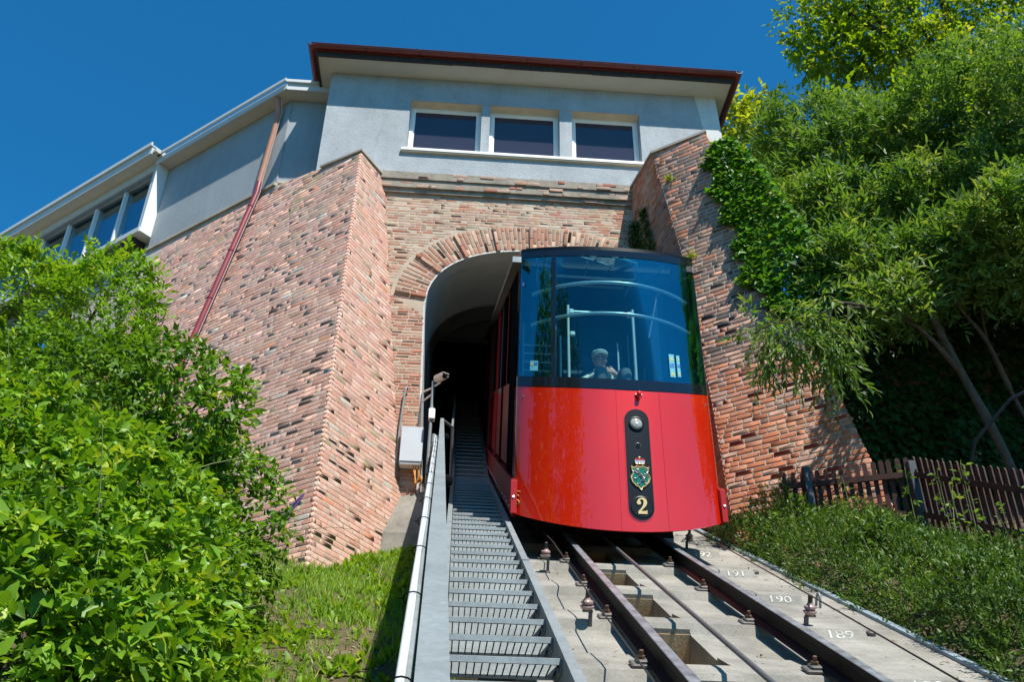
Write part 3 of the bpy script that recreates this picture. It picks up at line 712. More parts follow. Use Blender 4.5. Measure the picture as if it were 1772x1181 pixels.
# ---- tunnel: stepped plaster vaults, dark inside
tn = thing('tunnel', 'dark stair and car tunnel inside the arch with stepped plaster vaults', 'tunnel', (1.33, 15, 5))
def vault(y0, y1, zo0, zo1, mat, name):
    m = MB(); a = []; b = []
    full = [(AC - arch_x(4.2), 2.0)] + arc + [(AC + arch_x(4.2), 2.0)]
    for x, z in full: a.append((x, y0, z + zo0)); b.append((x, y1, z + zo1))
    m.loft([a, b], 0, False, False)
    m.loft([[(AC + (x - AC) * 1.25, y, (z - 4) * 1.12 + 4 + zo0 + .3) for x, z in full] for y in (y0 + .28, y1)], 0, False, False)
    part(name, m, mat, tn, 40)
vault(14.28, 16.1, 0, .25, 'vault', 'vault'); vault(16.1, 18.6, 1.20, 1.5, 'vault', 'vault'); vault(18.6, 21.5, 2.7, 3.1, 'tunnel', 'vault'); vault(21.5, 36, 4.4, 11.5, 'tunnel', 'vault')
ris = MB()
for y, za, zb in ((16.1, .25, 1.2), (18.6, 1.5, 2.7), (21.5, 3.1, 4.4)):
    full = arc
    for (xa, z1), (xb, z2) in zip(full, full[1:]):
        ris.add([(xa, y, z1 + za), (xb, y, z2 + za), (xb, y, z2 + zb + .1), (xa, y, z1 + zb + .1)], [(0, 1, 2, 3)])
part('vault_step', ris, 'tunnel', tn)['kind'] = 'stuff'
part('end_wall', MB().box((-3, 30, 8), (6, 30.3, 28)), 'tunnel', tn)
gt = MB()
gate = part('steel_gate', MB().box((-.25, 27.95, 12.9), (.75, 28.0, 15.6)), simple('dark_blue_gate', (.02, .025, .04), .5), tn)
for k in range(4): part('gate_pane', MB().box((.02 + .14 * k, 27.93, 15.0), (.12 + .14 * k, 27.949, 15.25)), simple('dim_gate_glass', (.16, .18, .20), .3), gate)

# ================================================================== STATION BUILDING (tower)
tb = thing('station_building', 'grey rendered upper station above the arch with three dark windows and red-brown gutter', 'building', (1.1, 14.05, 12.3))
YT, ZB, ZT = 14.05, 12.315, 15.04
XL, XR = -2.95, 5.06
OP = [(-1.28, .17), (.34, 1.76), (2.01, 3.41)]; WB, WT = 13.05, 14.40
m = MB()
m.box((XL, YT, ZB), (XR + .10, YT + .35, WB)); m.box((XL, YT, WT), (XR, YT + .35, ZT))
m.box((XL, YT, WB), (OP[0][0], YT + .35, WT)); m.box((OP[2][1], YT, WB), (XR + .03, YT + .35, WT))
m.box((XL, YT + .35, ZB), (XL + .3, 20, ZT)); m.box((XR - .3, YT + .35, ZB), (XR, 20, ZT)); m.box((XL + .3, 19.7, ZB), (XR - .3, 20, ZT))
part('wall', m, 'render', tb)
m = MB(); m.add([(4.62, YT - .004, ZT - .0), (XR + .0, YT - .004, ZT), (XR + .105, YT - .004, ZB), (4.93, YT - .004, ZB)], [(0, 3, 2, 1)])
m.add([(XR + .004, YT - .003, ZT), (XR + .109, YT - .003, ZB), (XR + .109, YT + .5, ZB), (XR + .004, YT + .5, ZT)], [(0, 1, 2, 3)])
part('corner_plaster', m, 'render_pale', tb)
for x0, x1 in ((OP[0][1], OP[1][0]), (OP[1][1], OP[2][0])):
    part('window_pier', MB().box((x0, YT + .01, WB), (x1, YT + .34, WT)), 'lintel' if False else 'render', tb)
for k, (x0, x1) in enumerate(OP):
    part('lintel', MB().box((x0, YT + .02, WT - .003), (x1, YT + .3, WT + .02)), 'lintel', tb)
    fr = MB(); y = YT + .20; q = .075
    fr.bbox((x0 + .002, y, WB + .05), (x0 + q, y + .07, WT - .004), .006).bbox((x1 - q, y, WB + .05), (x1 - .002, y + .07, WT - .004), .006)
    fr.bbox((x0 + q, y + .002, WT - q), (x1 - q, y + .068, WT - .004), .006).bbox((x0 + q, y + .002, WB + .05), (x1 - q, y + .068, WB + .05 + q * .7), .006)
    i = .03
    for a, b in (((x0 + q, WB + .1), (x0 + q + i, WT - q)), ((x1 - q - i, WB + .1), (x1 - q, WT - q))): fr.box((a[0], y + .02, a[1]), (b[0], y + .06, b[1]))
    fr.box((x0 + q + i, y + .021, WT - q - i), (x1 - q - i, y + .059, WT - q))
    fo = part('window', fr, 'white', tb)
    part('pane', MB().box((x0 + q * .8, y + .035, WB + .06), (x1 - q * .8, y + .045, WT - q * .8)), 'pane', fo)
part('window_sill', MB().bbox((-1.38, YT - .07, 12.985), (3.48, YT + .20, 13.052), .008), 'white', tb)
part('sill_underside', MB().box((-1.36, YT - .055, 12.955), (3.46, YT + .0, 12.9845)), 'lintel', tb)
# roof: soffit, boards, gutter
X0, X1, Y0 = -3.30, 5.40, 13.53
rf = part('roof', MB().box((X0 + .03, Y0 + .03, ZT + .10), (X1 - .03, 20.4, ZT + .16)).loft([[(X0, Y0, ZT + .16), (X1, Y0, ZT + .16), (X1, 20.5, ZT + .16), (X0, 20.5, ZT + .16)], [(1.0, 17.0, ZT + .75), (1.1, 17.0, ZT + .75), (1.1, 17.1, ZT + .75), (1.0, 17.1, ZT + .75)]]), 'gutter', tb)
part('soffit', MB().box((X0 + .10, Y0 + .10, ZT + .002), (X1 - .10, 20.3, ZT + .09)), 'soffit', rf)
wd = MB(); random.seed(5)
x = X0 + .06
while x < X1 - .06:
    l = random.uniform(.5, 1.3); x2 = min(x + l, X1 - .06)
    wd.box((x, Y0 + .055 + random.uniform(0, .012), ZT - random.uniform(.012, .03)), (x2 - .004, Y0 + .099, ZT + .14)); x = x2
wd.box((X0 + .055, Y0 + .1, ZT - .02), (X0 + .099, 20.3, ZT + .14)); wd.box((X1 - .099, Y0 + .1, ZT - .02), (X1 - .055, 20.3, ZT + .14))
part('fascia_board', wd, 'wood_dark', rf)
def gutter_mesh(p0, p1, out):
    p0, p1, out = Vector(p0), Vector(p1), Vector(out); r = .068; mm = MB(); rings = []
    for p in (p0, p1):
        rings.append([tuple(p + out * (r * math.cos(a)) + Vector((0, 0, r * math.sin(a)))) for a in np.linspace(math.pi, 2 * math.pi, 9)] + [tuple(p + out * ((r - .006) * math.cos(a)) + Vector((0, 0, (r - .006) * math.sin(a)))) for a in np.linspace(2 * math.pi, math.pi, 9)])
    mm.loft(rings); mm.tube([p0 + out * r, p1 + out * r], .009, 6); return mm
gz = ZT + .165
nseg = 8; xs = np.linspace(X0 - .03, X1 + .03, nseg + 1)
for a, b in zip(xs, xs[1:]):
    g_ = part('gutter_length', gutter_mesh((a, Y0 - .03, gz), (b - .008, Y0 - .03, gz), (0, -1, 0)), 'gutter', rf, 40)
jb = MB()
for b in xs[1:-1]: jb.loft([[(b - .012 + d, Y0 - .03 + .074 * math.cos(a), gz + .074 * math.sin(a)) for a in np.linspace(math.pi, 2 * math.pi, 9)] for d in (0, .022)], 0, False, False)
part('gutter_joint', jb, 'wood_dark', rf)
part('gutter_side', gutter_mesh((X1 + .03, Y0 - .10, gz - .0), (X1 + .03, 20.4, gz), (1, 0, 0)), 'gutter', rf, 40)
part('gutter_side', gutter_mesh((X0 - .03, Y0 - .10, gz - .0), (X0 - .03, 20.4, gz), (-1, 0, 0)), 'gutter', rf, 40)
part('roof_sheet', MB().bbox((X0 + .45, Y0 - .02, gz + .02), (X0 + .85, Y0 + .3, gz + .055), .008), 'fascia', rf)

# ================================================================== GALLERY WING on the left wall
wg = thing('gallery_wing', 'low grey gallery wing with white eaves and a strip of windows, left of the tower', 'building', (-5.5, 16.2, 12.6))
b0 = np.array([-3.84, 14.77]); dW = np.array([-.783, .622]); nW = np.array([-.622, -.783])
def Wp(u, o, z): p = b0 + dW * u + nW * o; return (p[0], p[1], z)
def wbox(mb, u0, u1, o0, o1, z0, z1, mi=0):
    mb.loft([[Wp(u0, o0, z), Wp(u1, o0, z), Wp(u1, o1, z), Wp(u0, o1, z)] for z in (z0, z1)], mi); return mb
zw = 14.93
m = MB(); wbox(m, -.001, 4.0, -.3, 0, 12.58, zw)
m.box((-3.84, 14.8, 12.5), (-2.951, 15.1, zw))
wbox(m, 4.0, 14, -.5, -.1, 12.3, zw)
part('wall', m, 'render_smooth', wg)
part('wall_ledge', MB().loft([[Wp(-.02, -.05, z), Wp(4.0, -.05, z), Wp(4.0, .045, z), Wp(.01, .045, z)] for z in (12.535, 12.60)]).box((-3.80, 14.76, 12.60), (-3.02, 14.82, 12.66)), 'mortar', wg)
rw = part('roof', wbox(wbox(MB(), -.10, 4.12, -3, .26, zw + .002, zw + .10), 3.9, 14.2, -3, .50, zw + .15, zw + .22).box((-3.95, 14.48, zw + .002), (-2.952, 16, zw + .10)), 'soffit', wg)
part('soffit_corner', MB().prism([(-3.93, 14.475, zw - .003), (-2.96, 14.475, zw - .003), (-3.2, 15.0, zw - .003), (-4.3, 15.15, zw - .003), (-4.12, 14.64, zw - .003)], (0, 0, .004)), 'soffit', rw)
fm = MB()
def wstrip(u0, u1, o, z0, z1, t=.03): wbox(fm, u0, u1, o - t, o, z0, z1)
# fascias with a gutter lip above
ec = (-3.93, 14.50)
fm.prism([Wp(-.145, .28, zw - .03), Wp(4.12, .28, zw - .03), Wp(4.12, .28, zw + .13), Wp(-.145, .28, zw + .13)], (-.622 * .03, -.783 * .03, 0))
fm.prism([Wp(-.152, .34, zw + .15), Wp(4.10, .34, zw + .15), Wp(4.10, .34, zw + .225), Wp(-.152, .34, zw + .225)], (-.622 * .04, -.783 * .04, 0))
fm.box((-3.902, 14.461, zw - .029), (-2.953, 14.49, zw + .129)); fm.box((-3.934, 14.411, zw + .151), (-2.953, 14.45, zw + .224)); fm.box((-3.90, 14.4505, zw + .1295), (-2.953, 14.52, zw + .1505)); fm.prism([Wp(-.13, .30, zw + .1297), Wp(4.1, .30, zw + .1297), Wp(4.1, .2, zw + .1297), Wp(-.1, .2, zw + .1297)], (0, 0, .02))
wbox(fm, 4.05, 14.2, .50, .53, zw + .12, zw + .32); wbox(fm, 4.02, 14.2, .54, .58, zw + .33, zw + .43); wbox(fm, 4.0, 14.2, -.5, .539, zw + .3205, zw + .35)
fm.loft([[Wp(4.02, .30, z), Wp(4.05, .30, z), Wp(4.05, .53, z), Wp(4.02, .53, z)] for z in (zw + .11, zw + .33)])
part('fascia', fm, 'fascia', rw)
# bay with windows
bay = part('window_bay', wbox(wbox(wbox(MB(), 4.05, 14, .0, .24, 14.84, zw + .149), 4.05, 14, -.1, .30, 12.95, 13.08), 4.05, 4.25, -.1, .22, 13.081, 14.839), 'fascia', wg)
part('corner_post', wbox(MB(), 4.02, 4.049, -.1, .28, 12.96, zw + .14), 'white', bay)
wbox_m = MB(); wbox(wbox_m, 4.25, 14, .16, .20, 14.76, 14.8395); part('blind_box', wbox_m, 'galv_dark', bay)
for k in range(8):
    u = 4.25 + 1.12 * k
    part('mullion', wbox(MB(), u + 1.06, u + 1.12, .02, .16, 13.082, 14.759), 'white', bay)
    part('pane', wbox(MB(), u + .002, u + 1.058, .06, .07, 13.083, 14.80), 'glass_wing', bay)
part('bay_interior', wbox(MB(), 4.26, 14, -.095, -.09, 13.083, 14.82), simple('pale_bay_interior', (.42, .46, .47), .8), bay)
wbox_m = MB(); wbox(wbox_m, 4.3, 14, -.3, .22, 12.8, 12.945); part('bay_floor', wbox_m, 'wood_dark', bay)

# downpipe
dp = thing('downpipe', 'long downpipe, faded orange above and red below, crossing the left brick wall', 'downpipe', (-4.3, 14.8, 10))
pt0 = Vector(Wp(.22, .20, 14.88)); pt1 = Vector(Wp(.24, .085, 14.55)); pt2 = Vector(Wp(.42, .085, 12.75))
def LW(t, z, o): e = np.array(EL(z)); return Vector(e + D1 * t + np.array([-.618, -.777, .116]) * o)
part('upper_length', MB().tube([pt0, pt1, pt2], .062, 14), 'pipe_orange', dp, 50)
q0 = LW(2.72, 12.42, .10); q1 = LW(3.75, 8.25, .10); q2 = LW(3.95, 6.9, .10)
part('lower_length', MB().tube([pt2, q0, q1, q2], .060, 14), 'pipe_red', dp, 50)
for k in range(4):
    p = q0.lerp(q1, .08 + k * .27); d = (q1 - q0).normalized()
    part('pipe_clamp', MB().tube([p - d * .02, p + d * .02], .069, 14), 'pipe_red', dp, 50)
part('lightning_wire', MB().tube([pt0 + Vector((.06, -.03, .1)), pt1 + Vector((.07, -.05, 0)), pt2 + Vector((.07, -.07, 0)), q0 + Vector((.075, -.05, 0)), q1 + Vector((.075, -.05, 0))], .006, 5), 'pvc', dp)

# ================================================================== CABINET, CONDUIT, ORANGE CABLE, CCTV
cb = thing('junction_cabinet', 'pale grey electrical cabinet mounted on bricks left of the arch foot', 'cabinet', (-.68, 13.85, 6.4))
part('body', MB().bbox((-.88, 13.77, 6.22), (-.52, 13.97, 6.86), .01, tf=lambda x, y, z: (x, y, z)), 'cabinet', cb)
part('door', MB().bbox((-.875, 13.755, 6.25), (-.525, 13.769, 6.85), .006), 'cabinet', cb)
part('gland_strip', MB().box((-.86, 13.775, 6.205), (-.54, 13.96, 6.219)), 'white', cb)
solo('conduit_pipe', MB().tube([(-.84, 13.96, 7.62), (-.86, 13.92, 7.66), (-.88, 13.92, 7.6), (-.92, 13.92, 6.9), (-.93, 13.92, 6.25)], .018, 8), 'galv', 'thin grey conduit running up the bricks beside the grey cabinet', 'conduit', (-.9, 13.95, 7), None, 60)
oc = MB()
for k in range(4):
    x = -.66 + .045 * k
    oc.tube([(x, 13.85, 6.21), (x + random.uniform(-.05, .05), 13.80, 6.02), (x + random.uniform(-.08, .08), 13.80, 5.90), (-.58 + random.uniform(-.06, .06), 13.86, 5.86 + random.uniform(0, .05)), (-.50, 13.90, 6.0 + k * .02)], .010, 6)
solo('orange_cable', oc, 'orange', 'loops of orange cable hanging below the grey cabinet', 'cable', (-.6, 13.85, 6.0), None, 60)
cc = thing('security_camera', 'ivory security camera on a grey pole at the left foot of the arch', 'security camera', (-.40, 13.6, 5.9))
part('pole', MB().tube([(-.42, 13.62, 5.4), (-.42, 13.62, 7.62)], .028, 10).tube([(-.36, 13.7, 6.0), (-.36, 13.7, 6.7)], .03, 8), 'galv', cc, 60)
part('wall_bracket', MB().tube([(-.60, 13.98, 7.60), (-.46, 13.66, 7.50), (-.30, 13.52, 7.55)], .015, 8), 'white', cc, 60)
part('wall_bracket', MB().tube([(-.60, 13.98, 7.42), (-.42, 13.64, 7.40)], .015, 8), 'white', cc, 60)
part('cable_box', MB().bbox((-.46, 13.56, 6.92), (-.36, 13.70, 7.10), .01), 'white', cc, 60)
ax = Vector((.52, -.82, -.16)).normalized(); sd = ax.cross(Vector((0, 0, 1))).normalized(); up = sd.cross(ax)
cen = Vector((-.30, 13.5, 7.62))
def cf(x, y, z): return tuple(cen + sd * x * .82 + ax * y * .82 + up * z * .82)
hs = [[(math.copysign(abs(math.cos(a)) ** .6, math.cos(a)) * .062 * k, y, math.copysign(abs(math.sin(a)) ** .6, math.sin(a)) * .062 * k) for a in np.linspace(0, 2 * math.pi, 17)[:-1]] for y, k in ((-.17, .7), (-.16, .95), (.13, 1.0), (.135, .9))]
part('housing', MB().loft([[cf(*p) for p in r] for r in hs]), 'camera_shell', cc, 40)
part('sun_hood', MB().box((-.072, -.16, .055), (.072, .175, .068), tf=cf).box((-.074, -.16, -.01), (-.064, .16, .056), tf=cf).box((.064, -.16, -.01), (.074, .16, .056), tf=cf), 'camera_shell', cc)
part('front_window', MB().box((-.045, .136, -.042), (.045, .140, .042), tf=cf), simple('maroon_camera_window', (.06, .02, .02), .15), cc)

# ================================================================== STAIRCASE
st = thing('steel_staircase', 'galvanised steel stairs with open grating treads climbing left of the track into the tunnel', 'staircase', T(.3, 2, 0))
SN = .15
def upper(s):       # extra rise of the upper flight inside the tunnel
    return max(0.0, s - 16.5) * .13
def ST(X, s, n): return T(X, s, n + upper(s))
for x0, x1, nm in ((.535, .585, 'stringer'), (-.05, .0, 'stringer')):
    m = MB(); ss = [.8, 6, 11, 16.5, 18, 22, 28]
    for (z0, z1, xa, xb) in ((SN - .006, SN, x0, x1), (SN - .22, SN - .0065, x0 + .002, x0 + .010)):
        m.loft([[ST(xa, s, z0), ST(xb, s, z0), ST(xb, s, z1), ST(xa, s, z1)] for s in ss])
    part(nm, m, 'galv', st)
jm = MB()
for s in (7.2, 11.4, 15.2): jm.box((.532, s - .05, SN), (.588, s + .05, SN + .006), tf=ST)
part('splice_plate', jm, 'galv', st)
# one tread: front plate, grating, end plates, bolts
def tread_meshes():
    ww = .532; dp_ = .27; zt = 0.0
    n_ = MB().bbox((.003, -.006, -.026), (ww, .0, .004), .002).box((.003, .0005, -.003), (ww, .03, .004))
    g = MB()
    for k in range(11): y = .034 + k * .0225; g.box((.006, y, -.019), (ww - .004, y + .004, -.002))
    for k in range(15): x = .03 + k * .035; g.box((x, .002, -.023), (x + .006, dp_, -.0195), 1)  # cross rods coloured black: shade under the grating put into their colour
    g.box((.004, dp_, -.034), (ww - .003, dp_ + .005, .002))
    e = MB().box((ww - .0005, -.004, -.06), (ww + .003, dp_, .003)).lathe((ww - .001, .06, -.035), (-1, 0, 0), [(.013, 0), (.013, .012), (.0, .013)], 6).lathe((ww - .001, .22, -.035), (-1, 0, 0), [(.013, 0), (.013, .012), (.0, .013)], 6)
    return n_.mesh('nosing', 'galv'), g.mesh('grating', ['galv_bar', 'rubber']), e.mesh('tread_bracket', 'galv')
tn_, tg_, te_ = tread_meshes()
s = 2.4
while s < 27.5:
    t = link('tread', tn_, st, None, ST(0, s, SN - .035))
    link('grating', tg_, t); link('tread_bracket', te_, t)
    s += .410
# parapet on the left: top beam, sheet, posts
Pb0, Pb1 = Vector(tuple(Vector((-.1516, 1.4556, .5007)))), Vector((0, 0, 0))
def ray_pt(px, py, dz):
    c = np.array([(px - 886) / FPX, (py - 590.5) / FPX, 1.0]) * dz; return Vector(CAMR.T @ c)
Pb0, Pb1 = ray_pt(716, 1181, 1.47), ray_pt(762.5, 724, 16.0)
pd = (Pb1 - Pb0); un = Vector((0, -SE, CE))
bm = MB()
def PF(f, x, n): return tuple(Pb0 + pd * f + Vector((x, 0, 0)) + un * n)
for (xa, xb, na, nb) in ((0, .056, -.006, 0), (0, .005, -.10, -.0065), (.051, .056, -.05, -.0065)):
    bm.loft([[PF(f, xa, na), PF(f, xb, na), PF(f, xb, nb), PF(f, xa, nb)] for f in (-.06, .25, .5, .75, 1)])
part('parapet_beam', bm, 'galv', st)
part('parapet_sheet', MB().loft([[PF(f, .010, -1.75), PF(f, .014, -1.75), PF(f, .014, -.02), PF(f, .010, -.02)] for f in (-.06, .5, .93)]), 'galv_dark', st)
for f in (.25, .5, .75, .985):
    part('parapet_post', MB().loft([[PF(f - .002, .016, n), PF(f + .002, .016, n), PF(f + .002, .046, n), PF(f - .002, .046, n)] for n in (-.75, -.008)]), 'galv', st)
for x, s0, s1 in ((-.10, 14.6, 16.3), (-.03, 15.6, 24)):
    pass
part('tunnel_handrail', MB().tube([Pb1 + Vector((.03, 0, -.03)), Vector(ST(-.08, 16.5, .95)), Vector(ST(-.05, 27, .95))], .022, 8), 'galv', st, 60)
for s in (15.6, 18.5, 21.5): part('rail_post', MB().tube([ST(-.06, s, .0), ST(-.07, s, .95)], .022, 8), 'galv', st)
# conduits along the parapet, tied
def pipe_run(name, o, n, r, mat, label, f0=-.06, f1=.62):
    pts = [PF(f, o(f), n + .006 * math.sin(f * 37)) for f in np.linspace(f0, f1, 14)]
    return solo(name, MB().tube(pts, r, 10), mat, label, 'conduit', PF(.2, -.06, -.1), 'conduits tied along the stair parapet', 60)
wp = pipe_run('cable_conduit', lambda f: -.026 - .02 * f, -.030, .0070, 'pvc', 'thick white plastic conduit on the outer side of the stair parapet')
pipe_run('cable_conduit', lambda f: -.012 - .01 * f, -.036, .0085, 'galv', 'thinner grey conduit between the white conduit and the stair parapet', -.06, .55)
pipe_run('cable_conduit', lambda f: -.020 + .002 * math.sin(f * 50), -.027, .004, 'pvc', 'thin white cable squeezed between the white and grey conduits', -.06, .6)
for k in range(12):
    f = .005 + k * .045
    mm = MB(); c_ = [PF(f, -.0215 - .02 * f + .0225 * math.cos(a), -.031 + .017 * math.sin(a)) for a in np.linspace(0, 2 * math.pi, 13)]
    mm.tube(c_, .0018, 5).tube([PF(f, -.044 - .02 * f, -.030), PF(f + .001, -.056 - .02 * f, -.034)], .0016, 5)
    part('cable_tie', mm, 'rubber', wp)
def lamp(f, r, label):
    base = Vector(PF(f, .066, -.055)); m = MB(); ax = Vector((.35, -.75, -.25)).normalized()
    prof = []
    for k in range(7): prof += [(r * (.7 + .3 * math.sin(k / 6 * 2.6 + .3)), k * r * .24), (r * (.58 + .3 * math.sin(k / 6 * 2.6 + .3)), k * r * .24 + r * .12)]
    m.lathe(base - ax * r * .6, ax, prof, 16)
    t = thing('stair_lamp', label, 'lamp', base, 'ribbed lamps under the stair parapet')
    part('ribbed_housing', m, 'rubber', t, 50)
    part('lamp_arm', MB().tube([base - ax * r * .4, PF(f + .004, .04, -.05)], r * .2, 8).tube([base - ax * r * .2, base + Vector((-.03, .05, .03))], r * .18, 6), 'iron', t)
lamp(.27, .036, 'nearer black ribbed lamp hanging at the inner side of the stair parapet')
lamp(.62, .048, 'farther black ribbed lamp hanging at the inner side of the stair parapet, by the arch')

# ================================================================== FUNICULAR CAR
CXC, YF = 1.69, 9.11
car = thing('funicular_car', 'glossy red funicular car with a curved blue glass front and brass number 2', 'funicular', (CXC, 10, tz(10)))
def hw(zc): return 1.078 - .0130 * (zc - 3.61)
def bul(q): return .41 * (1 - abs(q) ** 2.2) + .07 * max(0.0, 1 - abs(q) ** 12) ** .5
def shear(X, Y, zc): return (X, Y, zc + .5208 * (Y - YF))
def front(q, zc, o=0.0):       # q in -1..1 across the front, o outwards
    h = hw(zc); e = 1e-3
    def pt(q):
        q = max(-1, min(1, q)); return np.array([CXC + q * h, YF - bul(q)])
    # parametrise by angle so the corners are round
    p = pt(q); p0 = p.copy(); a, b = pt(q - e), pt(q + e)
    if q <= -.9995: t = np.array([0, -1.0])
    elif q >= .9995: t = np.array([0, 1.0])
    else: t = (b - a) / np.linalg.norm(b - a)
    n = np.array([t[1], -t[0]]); p = p + n * o
    return (p[0], p[1], zc + .5208 * (p0[1] - YF))
def qs(q0, q1, n):
    a0, a1 = math.asin(max(-1, min(1, q0))), math.asin(max(-1, min(1, q1)))
    return [math.sin(a0 + (a1 - a0) * i / n) for i in range(n + 1)]
def cpanel(q0, q1, z0, z1, n=24, o=0.0, th=.02, nz_=4):
    """panel on the curved front; z0, z1 may be functions of q"""
    f0 = z0 if callable(z0) else (lambda q: z0); f1 = z1 if callable(z1) else (lambda q: z1)
    Q = qs(q0, q1, n); m = MB(); W = len(Q); g = []
    for oo in (o, o - th):
        for k in range(nz_ + 1):
            for q in Q: g.append(front(q, f0(q) + (f1(q) - f0(q)) * k / nz_, oo))
    S = W * (nz_ + 1); f = []
    for k in range(nz_):
        for i in range(W - 1):
            a = k * W + i; f += [(a, a + 1, a + W + 1, a + W), (S + a + W, S + a + W + 1, S + a + 1, S + a)]
    for k in range(nz_):
        a = k * W; f += [(a, a + W, S + a + W, S + a)]; a = k * W + W - 1; f += [(a + W, a, S + a, S + a + W)]
    for i in range(W - 1):
        a = i; f += [(a + 1, a, S + a, S + a + 1)]; a = nz_ * W + i; f += [(a, a + 1, S + a + 1, S + a)]
    return m.add(g, f)
ZBOT = lambda q: 3.613 - .075 * (1 - q * q)
ZBELT, ZTOP = 5.088, 6.906
SM = 35
qa, qb = -.055, .385
part('front_panel', cpanel(-1, qa - .0012, ZBOT, ZBELT, 30), 'red', car, SM)
fd = part('front_hatch', cpanel(qa + .0012, qb - .0012, ZBOT, ZBELT, 14, -.001), 'red', car, SM)
part('front_panel', cpanel(qb + .0012, 1, ZBOT, ZBELT, 24), 'red', car, SM)
part('belt_band', cpanel(-1, 1, ZBELT + .003, ZBELT + .125, 44, .004, .03), 'black_gloss', car, SM)
part('top_band', cpanel(-1, 1, ZTOP - .085, ZTOP - .0, 44, .004, .03), 'black_gloss', car, SM)
QM = -.655
part('front_mullion', cpanel(QM - .022, QM + .022, ZBELT + .1255, ZTOP - .0855, 3, .004, .03), 'black_gloss', car, SM)
def gpane(q0, q1): return cpanel(q0, q1, ZBELT + .1255, ZTOP - .0855, 30, 0, .004, 2)
part('corner_window', gpane(-.99, QM - .0225), 'glass', car, SM)
part('windscreen', gpane(QM + .0225, .97), 'glass', car, SM)
part('corner_post', cpanel(.971, 1, ZBELT + .1255, ZTOP - .0855, 6, .002, .03), 'black_gloss', car, SM)
# roof bars and panel, with a glass strip added to let sun in
rm = MB(); Q = qs(-1, 1, 44)
ro = [front(q, ZTOP) for q in Q] + [shear(CXC + 1.03, 20.8, ZTOP), shear(CXC - 1.03, 20.8, ZTOP)]
ri = [front(q * .95, ZTOP + .0, -.05) for q in Q] + [shear(CXC + .93, 20.7, ZTOP), shear(CXC - .93, 20.7, ZTOP)]
n_ = len(ro)
up_ = lambda P, d: [(p[0], p[1], p[2] + d) for p in P]
rm.add(up_(ro, .002) + up_(ri, .002) + up_(ro, .05) + up_(ri, .05), [f for i in range(n_) for j in [(i + 1) % n_] for f in ((i, j, n_ + j, n_ + i), (2 * n_ + i, 3 * n_ + i, 3 * n_ + j, 2 * n_ + j), (i, 2 * n_ + i, 2 * n_ + j, j), (n_ + i, n_ + j, 3 * n_ + j, 3 * n_ + i))])
rfc = part('roof_frame', rm, 'black', car)
for y in (9.78, 10.6, 11.5, 12.6, 14.0):
    part('roof_bar', MB().box((CXC - .95, y, ZTOP - .03), (CXC + .95, y + .07, ZTOP + .045), tf=shear), 'black', rfc)
part('roof_glass', MB().box((CXC - .94, 9.0, ZTOP + .02), (CXC + .94, 9.78, ZTOP + .024), tf=shear), 'glass', rfc)
part('roof_panel', MB().box((CXC - .94, 9.79, ZTOP + .0), (CXC + .94, 20.7, ZTOP + .055), tf=shear), 'black', rfc)
part('ceiling_lining', MB().box((CXC - .93, 9.80, ZTOP - .02), (CXC + .93, 20.5, ZTOP - .002), tf=shear), 'cab_wall2', rfc)
